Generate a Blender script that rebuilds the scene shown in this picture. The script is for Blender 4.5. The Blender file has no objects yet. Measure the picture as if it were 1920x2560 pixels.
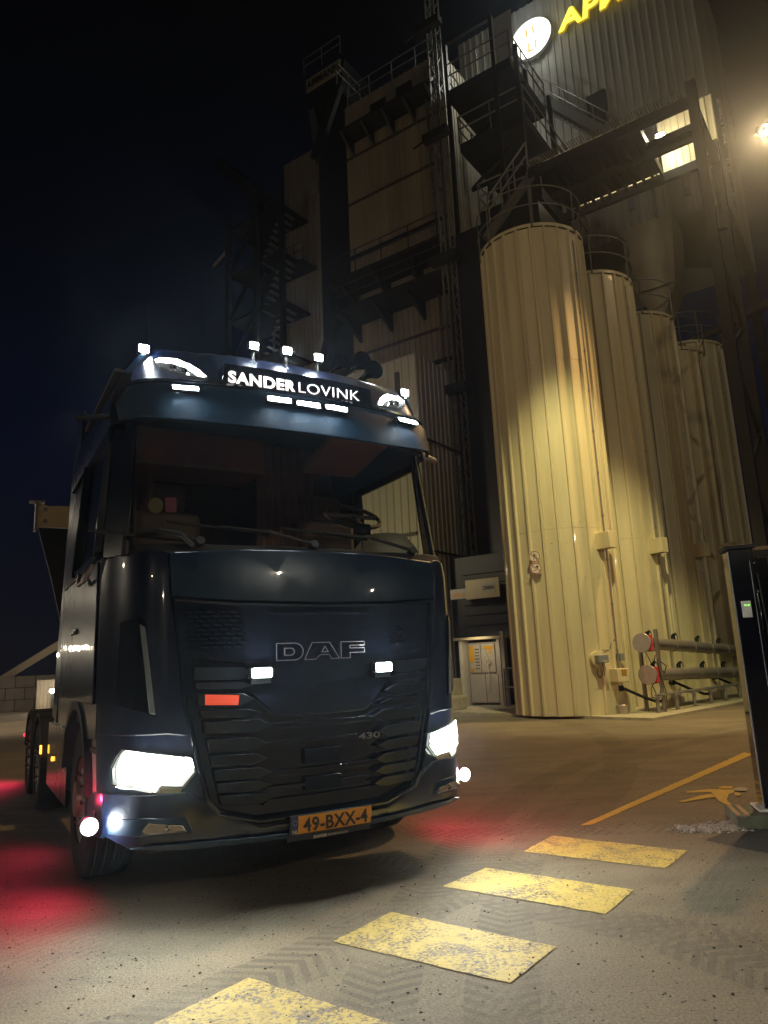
import bpy, bmesh, math, random
from mathutils import Vector, Matrix
R = math.radians
random.seed(7)
# ------------------------------------------------------------------ camera, world, exposure
scene = bpy.context.scene
C = bpy.data.collections.new("yard"); scene.collection.children.link(C)
cam = bpy.data.cameras.new("camera"); camo = bpy.data.objects.new("camera", cam); C.objects.link(camo)
CH, CP, CR = 1.3127, R(11.923), R(-2.5575)
fw = Vector((0, math.cos(CP), math.sin(CP))); rt0 = Vector((1, 0, 0)); up0 = Vector((0, -math.sin(CP), math.cos(CP)))
rt = math.cos(CR)*rt0+math.sin(CR)*up0; up = -math.sin(CR)*rt0+math.cos(CR)*up0
M = Matrix((rt, up, -fw)).transposed().to_4x4(); M.translation = Vector((0, 0, CH))
camo.matrix_world = M
cam.sensor_fit = 'HORIZONTAL'; cam.sensor_width = 36; cam.lens = 36*1799.36/1920
cam.clip_start = .05; cam.clip_end = 900
scene.camera = camo
scene.render.resolution_x = 768; scene.render.resolution_y = 1024
scene.view_settings.view_transform = 'Standard'; scene.view_settings.look = 'None'
scene.view_settings.exposure = 0; scene.view_settings.gamma = 1
w = bpy.data.worlds.new("World"); scene.world = w; w.use_nodes = True
wn = w.node_tree; wb = wn.nodes['Background']
tc = wn.nodes.new('ShaderNodeTexCoord'); sx = wn.nodes.new('ShaderNodeSeparateXYZ'); rp = wn.nodes.new('ShaderNodeValToRGB')
wn.links.new(tc.outputs['Generated'], sx.inputs[0]); wn.links.new(sx.outputs['Z'], rp.inputs[0]); wn.links.new(rp.outputs[0], wb.inputs[0])
els = rp.color_ramp.elements
els[0].position = 0; els[0].color = (.0055, .0050, .0085, 1)
els[1].position = .75; els[1].color = (.0012, .0012, .0014, 1)
e = els.new(.28); e.color = (.0028, .0045, .0150, 1)
e = els.new(.5); e.color = (.0018, .0024, .0055, 1)
wb.inputs[1].default_value = .6
scene.cycles.max_bounces = 6; scene.cycles.diffuse_bounces = 3; scene.cycles.glossy_bounces = 4
scene.cycles.transmission_bounces = 6; scene.cycles.transparent_max_bounces = 8
scene.cycles.caustics_reflective = False; scene.cycles.caustics_refractive = False
scene.cycles.sample_clamp_indirect = 6.0; scene.cycles.use_light_tree = True

# ------------------------------------------------------------------ helpers
YAW = R(30.0825); TX, TY = -.4219, 4.599
def tw(x, y, z):
    c, s = math.cos(YAW), math.sin(YAW); return Vector((TX+c*x-s*y, TY+s*x+c*y, z))
SB = Vector((.8192, -.5736, 0)); NB = Vector((.5736, .8192, 0)); BYAW = R(-35)
def B(s, d, z=0): return SB*s+NB*d+Vector((0, 0, z))
def inv_b(p): return Vector((p.dot(SB), p.dot(NB), p.z))

def light(name, kind, loc, energy, col, aim=None, spot=60, blend=.3, rad=.05, size=(.2, .05)):
    l = bpy.data.lights.new(name, kind); l.energy = energy; l.color = col
    if kind == 'SPOT': l.spot_size = R(spot); l.spot_blend = blend; l.shadow_soft_size = rad
    elif kind == 'POINT': l.shadow_soft_size = rad
    elif kind == 'AREA': l.shape = 'RECTANGLE'; l.size, l.size_y = size; l.spread = R(spot)
    o = bpy.data.objects.new(name, l); C.objects.link(o); o.location = loc
    if aim is not None: o.rotation_euler = (Vector(aim)-Vector(loc)).to_track_quat('-Z', 'Y').to_euler()
    return o
WARM = (1, .80, .42); SOD = (1, .62, .26); LED = (.93, .97, .96); GRN = (.92, 1, .80)
# yard lamps of the plant
light('yard_flood', 'SPOT', (4.0, 9.4, 13.5), 5200, (1, .88, .42), (5.3, 17.0, -.4), 42, .6, .25)
light('mast_flood', 'SPOT', (9.5, 15.0, 13.3), 5200, SOD, (2.6, 9.2, 0), 84, .7, .15)
light('mast_flood_core', 'POINT', (9.55, 15.1, 13.5), 60, SOD, rad=.16)
light('block_lamp', 'SPOT', B(-12.9, 13.0, 4.5), 420, (1, .86, .52), B(-12.9, 18, 6.5), 110, .8, .15)
light('plant_glow', 'SPOT', (-3.0, 4.0, 12.0), 620, (1, .66, .36), (-2, 22, 9), 100, 1, .4)
for q_, e_ in (((13, -9, 8), 1500), ((-10, -20, 8), 500), ((2, -30, 9), 700), ((-24, 2, 7), 700), ((22, -4, 6), 400), ((-22, 16, 6), 300), ((-22, 28, 5), 160), ((-16, 20.5, 2.6), 50), ((-30, 42, 3.2), 260), ((-19, 25, 8), 90)): light('far_yard_lamp', 'POINT', q_, e_, (1, .86, .62), rad=.16)
light('yard_left_flood', 'SPOT', (-9, 20, 9), 3200, (1, .78, .55), (-14, 28, 0), 140, .8, .2)
# ------------------------------------------------------------------ materials
def new_mat(name):
    m = bpy.data.materials.new(name); m.use_nodes = True; return m, m.node_tree, m.node_tree.nodes['Principled BSDF']
def mat(name, col, rough=.5, metal=0, coat=0, noise=.12, scale=8, bump=0, bscale=40, emit=None, estr=0, spec=.5, rvar=.08, stretch=(1, 1, 1)):
    m, t, b = new_mat(name); n = t.nodes; L = t.links
    tcx = n.new('ShaderNodeTexCoord'); mp = n.new('ShaderNodeMapping'); mp.inputs['Scale'].default_value = stretch
    L.new(tcx.outputs['Object'], mp.inputs[0])
    nz = n.new('ShaderNodeTexNoise'); nz.inputs['Scale'].default_value = scale; nz.inputs['Detail'].default_value = 6
    L.new(mp.outputs[0], nz.inputs[0])
    mx = n.new('ShaderNodeMixRGB'); mx.inputs[1].default_value = tuple(c*(1-noise*1.6) for c in col)+(1,)
    mx.inputs[2].default_value = tuple(min(1, c*(1+noise)) for c in col)+(1,)
    L.new(nz.outputs[0], mx.inputs[0]); L.new(mx.outputs[0], b.inputs['Base Color'])
    mr = n.new('ShaderNodeMapRange'); mr.inputs[3].default_value = max(0, rough-rvar); mr.inputs[4].default_value = min(1, rough+rvar)
    L.new(nz.outputs[0], mr.inputs[0]); L.new(mr.outputs[0], b.inputs['Roughness'])
    b.inputs['Metallic'].default_value = metal; b.inputs['Coat Weight'].default_value = coat; b.inputs['Coat Roughness'].default_value = .04
    b.inputs['Specular IOR Level'].default_value = spec
    if bump:
        n2 = n.new('ShaderNodeTexNoise'); n2.inputs['Scale'].default_value = bscale; n2.inputs['Detail'].default_value = 4
        L.new(mp.outputs[0], n2.inputs[0]); bp = n.new('ShaderNodeBump'); bp.inputs['Strength'].default_value = bump; bp.inputs['Distance'].default_value = .01
        L.new(n2.outputs[0], bp.inputs['Height']); L.new(bp.outputs[0], b.inputs['Normal'])
    if emit: b.inputs['Emission Color'].default_value = tuple(emit)+(1,); b.inputs['Emission Strength'].default_value = estr
    return m
MT = {}
MT['paint'] = mat('blue_paint', (.004, .024, .058), .32, .25, .9, .1, 3, rvar=.03)
MT['visor'] = mat('satin_blue_paint', (.003, .017, .036), .55, 0, 0, .1, 3, spec=.12)
MT['paintd'] = mat('dark_blue_paint', (.003, .007, .028), .3, .2, .9, .1, 3, rvar=.03)
for k_ in ('paint', 'paintd'):
    t_ = MT[k_].node_tree; n2 = t_.nodes.new('ShaderNodeTexNoise'); n2.inputs['Scale'].default_value = 2.2; bp_ = t_.nodes.new('ShaderNodeBump'); bp_.inputs['Strength'].default_value = .12; bp_.inputs['Distance'].default_value = .05; tc_ = t_.nodes.new('ShaderNodeTexCoord'); t_.links.new(tc_.outputs['Object'], n2.inputs[0]); t_.links.new(n2.outputs[0], bp_.inputs['Height']); t_.links.new(bp_.outputs[0], t_.nodes['Principled BSDF'].inputs['Normal']); t_.links.new(bp_.outputs[0], t_.nodes['Principled BSDF'].inputs['Coat Normal'])
MT['gloss'] = mat('gloss_black', (.003, .004, .008), .12, 0, .6, .1, 4, rvar=.04)
MT['slat'] = mat('grille_slat_black', (.006, .008, .014), .2, .0, .0, .2, 10, spec=.28)
MT['matt'] = mat('matt_black_plastic', (.014, .014, .018), .55, 0, 0, .2, 12, .1, 120)
MT['rubber'] = mat('rubber', (.011, .011, .011), .8, 0, 0, .3, 14, .3, 60)
MT['steel'] = mat('brushed_steel', (.42, .38, .34), .35, .55, 0, .15, 10)
MT['chrome'] = mat('chrome', (.6, .6, .62), .12, 1, 0, .05, 8)
MT['edge'] = mat('chrome_edge', (.30, .27, .27), .35, .7, 0, .2, 60)
MT['darksteel'] = mat('dark_steel', (.035, .033, .034), .5, .5, 0, .25, 6, .1, 50)
MT['galv'] = mat('galvanised_steel', (.34, .33, .30), .42, .6, 0, .2, 5)
MT['rail'] = mat('railing_steel', (.20, .19, .17), .45, .5, 0, .2, 5)
MT['cream'] = mat('cream_sheet', (.66, .58, .36), .42, .0, .1, .22, 3.5, .08, 4, stretch=(1, 1, .10), rvar=.15)
MT['facade'] = mat('brown_grey_sheet', (.28, .235, .16), .5, .1, 0, .25, 1.2, stretch=(1, 1, .12))
MT['facade2'] = mat('grey_sheet', (.34, .315, .26), .5, .1, 0, .22, 1.2, stretch=(1, 1, .12))
MT['shaft'] = mat('dark_shaft_sheet', (.022, .021, .026), .5, .2, 0, .2, 1)
MT['seam'] = mat('dark_seam', (.05, .045, .035), .6)
MT['red'] = mat('red_reflective', (.65, .03, .03), .35, noise=.1)
MT['redbr'] = mat('sign_red_brown', (.30, .045, .02), .5)
MT['white'] = mat('sign_white', (.78, .70, .58), .45, noise=.05)
MT['black'] = mat('sign_black', (.012, .012, .010), .5)
MT['yellow'] = mat('sign_yellow', (.75, .42, .02), .5)
MT['grey'] = mat('grey_box', (.22, .23, .24), .45)
MT['lgrey'] = mat('light_grey_box', (.55, .54, .50), .45)
MT['concrete'] = mat('pale_concrete', (.42, .38, .28), .85, noise=.3, scale=6, bump=.4, bscale=25)
MT['blocks'] = mat('block_concrete', (.085, .072, .060), .9, noise=.35, scale=3, bump=.5, bscale=12)
MT['orangeplate'] = mat('plate_orange', (.80, .34, .045), .35, noise=.04, emit=(.80, .34, .045), estr=0)
MT['orangered'] = mat('orange_red_reflection', (.85, .09, .03), .4, noise=.08, emit=(1, .10, .04), estr=.45)
MT['plateblack'] = mat('plate_black', (.02, .022, .03), .4)
MT['plateblue'] = mat('plate_blue', (.02, .035, .14), .35)
MT['platewhite'] = mat('plate_grey_white', (.45, .42, .40), .4)
MT['interior'] = mat('brown_interior', (.42, .19, .11), .7, noise=.15, scale=3)
MT['interiord'] = mat('dark_interior', (.10, .07, .06), .7, noise=.15, scale=3)
MT['dash'] = mat('grey_dashboard', (.34, .33, .24), .5, noise=.15, scale=6, bump=.15, bscale=80)
MT['curtain'] = mat('curtain_cloth', (.32, .19, .14), .9, noise=.3, scale=6)
MT['lampwhite'] = mat('lamp_led_white', (.8, .8, .8), .2, emit=(.90, 1, .98), estr=1100)
MT['cornerwhite'] = mat('corner_lamp_white', (.8, .8, .8), .2, emit=(.90, 1, .98), estr=240)
MT['barwhite'] = mat('light_bar_white', (.8, .8, .8), .2, emit=(.85, .97, 1), estr=420)
MT['head'] = mat('headlamp_white', (.8, .8, .8), .2, emit=(.95, 1, .86), estr=150)
MT['headsoft'] = mat('headlamp_reflector', (.75, .78, .75), .12, .6, emit=(.9, 1, .95), estr=.35)
MT['drl'] = mat('roof_lamp_strip', (.8, .8, .8), .2, emit=(1, 1, .88), estr=45)
MT['lens'] = mat('clear_lens_reflector', (.34, .36, .38), .15, .8, emit=(.7, .8, .9), estr=.06)
MT['foglens'] = mat('fog_lens_reflector', (.42, .34, .26), .25, .5)
MT['letters'] = mat('lit_name_letters', (.8, .8, .8), .3, emit=(1, .88, .84), estr=1.0)
MT['amber'] = mat('amber_lamp', (.7, .25, .02), .3, emit=(1, .42, .04), estr=3.5)
MT['redlamp'] = mat('red_lamp', (.6, .02, .03), .3, emit=(1, .03, .06), estr=2.2)
MT['roundsign'] = mat('lit_round_sign', (.8, .8, .75), .3, emit=(1, 1, .90), estr=2.6)
MT['roundmark'] = mat('lit_round_sign_mark', (.22, .12, .02), .5, emit=(1, .70, .18), estr=.55)
MT['ylet'] = mat('lit_yellow_letters', (.8, .7, .1), .3, emit=(1, .92, .10), estr=1.15)
MT['ylet2'] = mat('yellow_letter_side', (.55, .42, .02), .4, emit=(.8, .55, .01), estr=.35)
MT['flood'] = mat('floodlamp_face', (.8, .8, .7), .3, emit=(1, .80, .58), estr=260)
MT['floodw'] = mat('white_floodlamp_face', (.8, .8, .7), .3, emit=(1, .96, .82), estr=40)
MT['greenled'] = mat('green_led', (.1, .6, .1), .3, emit=(.35, 1, .15), estr=1.6)
MT['stickery'] = mat('yellow_sticker', (.08, .065, .008), .5)
MT['stickerr'] = mat('red_sticker', (.09, .005, .01), .5)
MT['footing'] = mat('green_painted_concrete', (.13, .145, .095), .8, noise=.5, scale=9, bump=.3)
MT['plank'] = mat('timber_strip', (.36, .24, .12), .7, noise=.3, scale=12)
def glass(name, tint, rough=.02):
    m, t, b = new_mat(name); n = t.nodes; L = t.links
    n.remove(b); out = n['Material Output']
    tr = n.new('ShaderNodeBsdfTransparent'); tr.inputs[0].default_value = tint+(1,)
    gl = n.new('ShaderNodeBsdfGlossy'); gl.inputs['Roughness'].default_value = rough; gl.inputs[0].default_value = (.8, .85, .9, 1)
    lw = n.new('ShaderNodeLayerWeight'); pw = n.new('ShaderNodeMath'); pw.operation = 'POWER'; pw.inputs[1].default_value = 5; lw.inputs[0].default_value = .5; L.new(lw.outputs['Facing'], pw.inputs[0]); fr = n.new('ShaderNodeMapRange'); fr.inputs[3].default_value = .025; fr.inputs[4].default_value = .6; L.new(pw.outputs[0], fr.inputs[0])
    nz = n.new('ShaderNodeTexNoise'); nz.inputs['Scale'].default_value = 5; mr = n.new('ShaderNodeMapRange'); mr.inputs[3].default_value = rough; mr.inputs[4].default_value = rough+.03
    L.new(nz.outputs[0], mr.inputs[0]); L.new(mr.outputs[0], gl.inputs['Roughness'])
    mx = n.new('ShaderNodeMixShader'); L.new(fr.outputs[0], mx.inputs[0]); L.new(tr.outputs[0], mx.inputs[1]); L.new(gl.outputs[0], mx.inputs[2]); L.new(mx.outputs[0], out.inputs[0])
    return m
MT['glass'] = glass('windscreen_glass', (.93, .93, .90)); MT['sideglass'] = glass('side_glass', (.94, .95, .9))
MT['lampglass'] = glass('lamp_cover_glass', (.92, .95, .95))

def ground_mat(name, a, b_, c_, rough=.85, paint=None):
    m, t, b = new_mat(name); n = t.nodes; L = t.links
    g = n.new('ShaderNodeNewGeometry')
    def noise(sc, det=6, rg=.55, dist=0, vec=None):
        z = n.new('ShaderNodeTexNoise'); z.inputs['Scale'].default_value = sc; z.inputs['Detail'].default_value = det; z.inputs['Roughness'].default_value = rg; z.inputs['Distortion'].default_value = dist
        L.new(vec or g.outputs['Position'], z.inputs[0]); return z.outputs[0]
    def ramp(src, p0, p1, c0=(0, 0, 0, 1), c1=(1, 1, 1, 1)):
        r = n.new('ShaderNodeValToRGB'); r.color_ramp.elements[0].position = p0; r.color_ramp.elements[1].position = p1
        r.color_ramp.elements[0].color = c0; r.color_ramp.elements[1].color = c1; L.new(src, r.inputs[0]); return r.outputs[0]
    def mix(f, x, y, mode='MIX'):
        k = n.new('ShaderNodeMixRGB'); k.blend_type = mode
        if isinstance(f, float): k.inputs[0].default_value = f
        else: L.new(f, k.inputs[0])
        for i, v in ((1, x), (2, y)):
            if isinstance(v, tuple): k.inputs[i].default_value = v
            else: L.new(v, k.inputs[i])
        return k.outputs[0]
    A, Bc, Cc = a+(1,), b_+(1,), c_+(1,)
    base = mix(ramp(noise(.45, 5, .6, .6), .35, .65), A, Bc)
    # streaks left by turning wheels
    mp = n.new('ShaderNodeMapping'); mp.inputs['Rotation'].default_value = (0, 0, R(-28)); mp.inputs['Scale'].default_value = (.25, 2.2, 1)
    L.new(g.outputs['Position'], mp.inputs[0])
    base = mix(mix(.5, (0, 0, 0, 1), ramp(noise(1.3, 6, .6, .8, mp.outputs[0]), .42, .7)), base, Cc)
    # tread marks
    wv = n.new('ShaderNodeTexWave'); wv.inputs['Scale'].default_value = 5.5; wv.inputs['Distortion'].default_value = 6; wv.inputs['Detail'].default_value = 3; wv.inputs['Detail Scale'].default_value = 2.5
    mp2 = n.new('ShaderNodeMapping'); mp2.inputs['Rotation'].default_value = (0, 0, R(35)); L.new(g.outputs['Position'], mp2.inputs[0]); L.new(mp2.outputs[0], wv.inputs[0])
    tm = n.new('ShaderNodeMath'); tm.operation = 'MULTIPLY'; L.new(ramp(wv.outputs[1], .25, .6), tm.inputs[0]); L.new(ramp(noise(.9, 3, .5, .3), .50, .62), tm.inputs[1])
    tm2 = n.new('ShaderNodeMath'); tm2.operation = 'MULTIPLY'; tm2.inputs[1].default_value = .30; L.new(tm.outputs[0], tm2.inputs[0])
    base = mix(tm2.outputs[0], base, tuple(c*.45 for c in a)+(1,))
    grit = noise(85, 4, .7); base = mix(ramp(grit, .38, .62, (.70, .70, .70, 1), (1.25, 1.25, 1.25, 1)), base, base) if False else mix(1.0, base, ramp(grit, .35, .68, (.55, .55, .55, 1), (1.35, 1.35, 1.35, 1)), 'MULTIPLY')
    specks = ramp(noise(26, 2, .5), .68, .71); base = mix(specks, base, (.02, .016, .012, 1))
    sp = n.new('ShaderNodeSeparateXYZ'); L.new(g.outputs['Position'], sp.inputs[0])
    def mth(op, x, y=None, z=None):
        k = n.new('ShaderNodeMath'); k.operation = op
        for i, v in enumerate((x, y, z)):
            if v is None: continue
            if isinstance(v, (int, float)): k.inputs[i].default_value = v
            else: L.new(v, k.inputs[i])
        return k.outputs[0]
    lug = None
    wob = mth('MULTIPLY', noise(1.6, 3), .10)
    for (c0, c1, rad, wd, fr) in ((14.0, 1.2, 14.36, .17, 17), (14.0, 1.2, 13.86, .15, 17), (-9.0, -3.0, 12.35, .18, 16), (9.5, 13.2, 12.6, .20, 15), (-12, 14, 15.6, .2, 16), (3.0, 22.0, 16.2, .22, 15)):
        dx_ = mth('SUBTRACT', sp.outputs[0], c0); dy_ = mth('SUBTRACT', sp.outputs[1], c1)
        dist = mth('SQRT', mth('ADD', mth('MULTIPLY', dx_, dx_), mth('MULTIPLY', dy_, dy_)))
        off = mth('ADD', mth('SUBTRACT', dist, rad-.05), wob); ab = mth('ABSOLUTE', off)
        band = mth('LESS_THAN', ab, wd); ang = mth('ARCTAN2', dy_, dx_)
        ch = mth('SINE', mth('ADD', mth('MULTIPLY', ang, rad*fr*4.6), mth('MULTIPLY', ab, 48)))
        t_ = mth('MULTIPLY', band, mth('GREATER_THAN', ch, .0)); t_ = mth('ADD', mth('MULTIPLY', t_, .50), mth('MULTIPLY', band, .22))
        lug = t_ if lug is None else mth('MAXIMUM', lug, t_)
    lug = mth('MULTIPLY', lug, ramp(noise(1.4, 5, .65, .5), .34, .56))
    lug = mth('MULTIPLY', lug, mth('ADD', mth('MULTIPLY', grit, .9), .35))
    base = mix(lug, base, tuple(c*.42 for c in a)+(1,))
    base = mix(mth('MULTIPLY', ramp(noise(.8, 6, .7, 1.5), .60, .74), .35), base, tuple(c*.38 for c in a)+(1,))
    if paint:
        wear = n.new('ShaderNodeMath'); wear.operation = 'ADD'; L.new(noise(55, 5, .75), wear.inputs[0])
        w2 = n.new('ShaderNodeMath'); w2.operation = 'MULTIPLY'; w2.inputs[1].default_value = .55; L.new(noise(3.2, 4, .6, 1.2), w2.inputs[0]); L.new(w2.outputs[0], wear.inputs[1])
        pc = mix(ramp(noise(14, 4), .3, .7), tuple(c*.8 for c in paint[0])+(1,), paint[0]+(1,))
        base = mix(ramp(wear.outputs[0], paint[1], paint[1]+.09), pc, base)
    L.new(base, b.inputs['Base Color'])
    rr = n.new('ShaderNodeMapRange'); rr.inputs[3].default_value = rough-.22; rr.inputs[4].default_value = rough+.1; L.new(noise(1.1, 4), rr.inputs[0]); L.new(rr.outputs[0], b.inputs['Roughness'])
    h = n.new('ShaderNodeMath'); h.operation = 'ADD'; L.new(grit, h.inputs[0])
    h2 = n.new('ShaderNodeMath'); h2.operation = 'MULTIPLY'; h2.inputs[1].default_value = -.16; L.new(tm.outputs[0], h2.inputs[0]); L.new(h2.outputs[0], h.inputs[1])
    bp = n.new('ShaderNodeBump'); bp.inputs['Strength'].default_value = .55; bp.inputs['Distance'].default_value = .008
    L.new(h.outputs[0], bp.inputs['Height']); L.new(bp.outputs[0], b.inputs['Normal'])
    return m
GA, GB, GC = (.160, .130, .088), (.225, .188, .130), (.100, .076, .054)
MT['ground'] = ground_mat('dusty_asphalt', GA, GB, GC)
MT['stripe'] = ground_mat('worn_yellow_paint', GA, GB, GC, .7, ((.54, .40, .095), .775))
MT['line'] = ground_mat('yellow_line_paint', GA, GB, GC, .7, ((.60, .40, .06), .95))
MT['whitebit'] = ground_mat('grey_worn_paint', GA, GB, GC, .7, ((.40, .38, .33), .80))
MT['patch'] = ground_mat('painted_post_shadow', (.045, .045, .044), (.06, .06, .056), (.035, .035, .033))

# ------------------------------------------------------------------ geometry collector
class G:
    def __init__(s): s.V = []; s.F = []
    def add(s, V, F):
        k = len(s.V); s.V += [tuple(v) for v in V]; s.F += [tuple(i+k for i in f) for f in F]; return s
    def box(s, x0, x1, y0, y1, z0, z1, m=None):
        V = [Vector((x, y, z)) for z in (z0, z1) for y in (y0, y1) for x in (x0, x1)]
        if m: V = [m @ v for v in V]
        return s.add(V, [(0, 2, 3, 1), (4, 5, 7, 6), (0, 1, 5, 4), (2, 6, 7, 3), (0, 4, 6, 2), (1, 3, 7, 5)])
    def beam(s, p, q, a, b=None, upv=(0, 0, 1)):
        b = b or a; p = Vector(p); q = Vector(q); d = (q-p).normalized(); u = Vector(upv)
        if abs(d.dot(u)) > .95: u = Vector((0, 1, 0))
        x = d.cross(u).normalized(); y = x.cross(d)
        V = [P+x*sx_*a/2+y*sy*b/2 for P in (p, q) for sx_, sy in ((-1, -1), (1, -1), (1, 1), (-1, 1))]
        return s.add(V, [(3, 2, 1, 0), (4, 5, 6, 7), (0, 1, 5, 4), (1, 2, 6, 5), (2, 3, 7, 6), (3, 0, 4, 7)])
    def cyl(s, p, q, r, r2=None, n=14, caps=True):
        r2 = r if r2 is None else r2; p = Vector(p); q = Vector(q); d = (q-p).normalized()
        u = Vector((0, 0, 1)) if abs(d.z) < .9 else Vector((1, 0, 0)); x = d.cross(u).normalized(); y = x.cross(d)
        V = [P+(x*math.cos(2*math.pi*i/n)+y*math.sin(2*math.pi*i/n))*rr for P, rr in ((p, r), (q, r2)) for i in range(n)]
        F = [(i, (i+1) % n, n+(i+1) % n, n+i) for i in range(n)]
        if caps: F += [tuple(range(n))[::-1], tuple(range(n, 2*n))]
        return s.add(V, F)
    def tube(s, path, r, n=8):
        for a, b in zip(path[:-1], path[1:]): s.cyl(a, b, r, r, n)
        return s
    def lathe(s, prof, n=32, m=None):   # prof: (radius, axial) round local X axis
        V = [Vector((a, rr*math.cos(2*math.pi*i/n), rr*math.sin(2*math.pi*i/n))) for rr, a in prof for i in range(n)]
        if m: V = [m @ v for v in V]
        F = [(j*n+i, j*n+(i+1) % n, (j+1)*n+(i+1) % n, (j+1)*n+i) for j in range(len(prof)-1) for i in range(n)]
        return s.add(V, F)
    def prism(s, poly, vec):            # poly: list of 3d points, vec extrusion
        n = len(poly); v = Vector(vec); V = [Vector(p) for p in poly]+[Vector(p)+v for p in poly]
        return s.add(V, [tuple(range(n)), tuple(range(2*n-1, n-1, -1))]+[(i, i+n, (i+1) % n+n, (i+1) % n) for i in range(n)])
    def grid(s, rows, close=False):
        n = len(rows[0]); V = [p for r in rows for p in r]
        F = [(j*n+i, j*n+i+1, (j+1)*n+i+1, (j+1)*n+i) for j in range(len(rows)-1) for i in range(n-1)]
        return s.add(V, F)
def pieces(g):
    """far-apart groups of loose islands in a collector, so that each becomes a part of its own"""
    par = list(range(len(g.V)))
    def find(i):
        while par[i] != i: par[i] = par[par[i]]; i = par[i]
        return i
    key = {}
    for i, v in enumerate(g.V):
        k = (round(v[0], 4), round(v[1], 4), round(v[2], 4)); j = key.setdefault(k, i)
        if j != i: par[find(i)] = find(j)
    for f in g.F:
        a = find(f[0])
        for j in f[1:]: par[find(j)] = a
    box = {}
    for i, v in enumerate(g.V):
        b = box.setdefault(find(i), [list(v), list(v)])
        for k in range(3): b[0][k] = min(b[0][k], v[k]); b[1][k] = max(b[1][k], v[k])
    ids = list(box)
    if len(ids) < 2 or len(ids) > 700: return [g]
    sz = {i: max(box[i][1][k]-box[i][0][k] for k in range(3)) for i in ids}; grp = {i: i for i in ids}
    def fg(i):
        while grp[i] != i: grp[i] = grp[grp[i]]; i = grp[i]
        return i
    for p in range(len(ids)):
        for q in range(p+1, len(ids)):
            a, b = ids[p], ids[q]
            if fg(a) == fg(b): continue
            d2 = sum(max(0, box[a][0][k]-box[b][1][k], box[b][0][k]-box[a][1][k])**2 for k in range(3))
            if d2**.5 <= max(.02, .5*max(sz[a], sz[b]))*.8: grp[fg(a)] = fg(b)
    gs = {}
    for f in g.F: gs.setdefault(fg(find(f[0])), []).append(f)
    if len(gs) < 2 or len(gs) > 60: return [g]
    out = []
    for fs in gs.values():
        used = sorted({i for f in fs for i in f}); mp = {i: k for k, i in enumerate(used)}; h = G()
        h.V = [g.V[i] for i in used]; h.F = [tuple(mp[i] for i in f) for f in fs]; out.append(h)
    return sorted(out, key=lambda h: -len(h.F))
def mesh_obj(name, g, m, parent=None, smooth=35, bevel=0, label=None):
    if parent is not None:
        ps = pieces(g)
        if len(ps) > 1:
            obs = [one_mesh(name, h, m, parent, smooth, bevel, label) for h in ps]; return obs[0]
    return one_mesh(name, g, m, parent, smooth, bevel, label)
def one_mesh(name, g, m, parent=None, smooth=35, bevel=0, label=None):
    me = bpy.data.meshes.new(name); me.from_pydata(g.V, [], g.F)
    bm = bmesh.new(); bm.from_mesh(me); bmesh.ops.remove_doubles(bm, verts=bm.verts, dist=1e-5); bmesh.ops.recalc_face_normals(bm, faces=bm.faces)
    bm.to_mesh(me); bm.free()
    if smooth:
        me.polygons.foreach_set('use_smooth', [True]*len(me.polygons)); me.set_sharp_from_angle(angle=R(smooth))
    me.materials.append(MT[m] if isinstance(m, str) else m)
    o = bpy.data.objects.new(name, me); C.objects.link(o)
    if parent: o.parent = parent
    if bevel:
        b = o.modifiers.new('bevel', 'BEVEL'); b.width = bevel; b.segments = 2; b.limit_method = 'ANGLE'; b.angle_limit = R(40)
    if label: o['label'] = label
    return o
def tag(o, label, cat, group=None):
    o['label'] = label; o['category'] = cat
    if group: o['group'] = group
    return o
def thing(name, label, cat, loc=(0, 0, 0), rz=0, group=None):
    o = bpy.data.objects.new(name, None); C.objects.link(o); o.location = loc; o.rotation_euler = (0, 0, rz); o.empty_display_size = .2
    return tag(o, label, cat, group)
def struct(name, g, m, smooth=0):
    o = mesh_obj(name, g, m, smooth=smooth); o['kind'] = 'structure'; return o
def copy_thing(root, loc, rz, label):
    r = root.copy(); C.objects.link(r); r.location = loc; r.rotation_euler = (0, 0, rz); r['label'] = label
    for ch in root.children:
        c = ch.copy(); C.objects.link(c); c.parent = r
        for k in ch.children: d = k.copy(); C.objects.link(d); d.parent = c
    return r
def text_geo(txt, size, fn, depth=.004, bold=0, shear=0, width=None, space=1.0):
    cu = bpy.data.curves.new('t', 'FONT'); cu.body = txt; cu.size = size; cu.extrude = depth/2; cu.offset = bold; cu.shear = shear
    cu.align_x = 'LEFT'; cu.space_character = space; cu.resolution_u = 4
    o = bpy.data.objects.new('t', cu); C.objects.link(o)
    dg = bpy.context.evaluated_depsgraph_get(); me = bpy.data.meshes.new_from_object(o.evaluated_get(dg))
    V = [v.co.copy() for v in me.vertices]; F = [tuple(p.vertices) for p in me.polygons]
    x0 = min(v.x for v in V); x1 = max(v.x for v in V); k = (width/(x1-x0)) if width else 1
    out = [fn((v.x-x0)*k, v.y, v.z) for v in V]
    bpy.data.objects.remove(o); bpy.data.curves.remove(cu); bpy.data.meshes.remove(me)
    return G().add(out, F)

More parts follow.
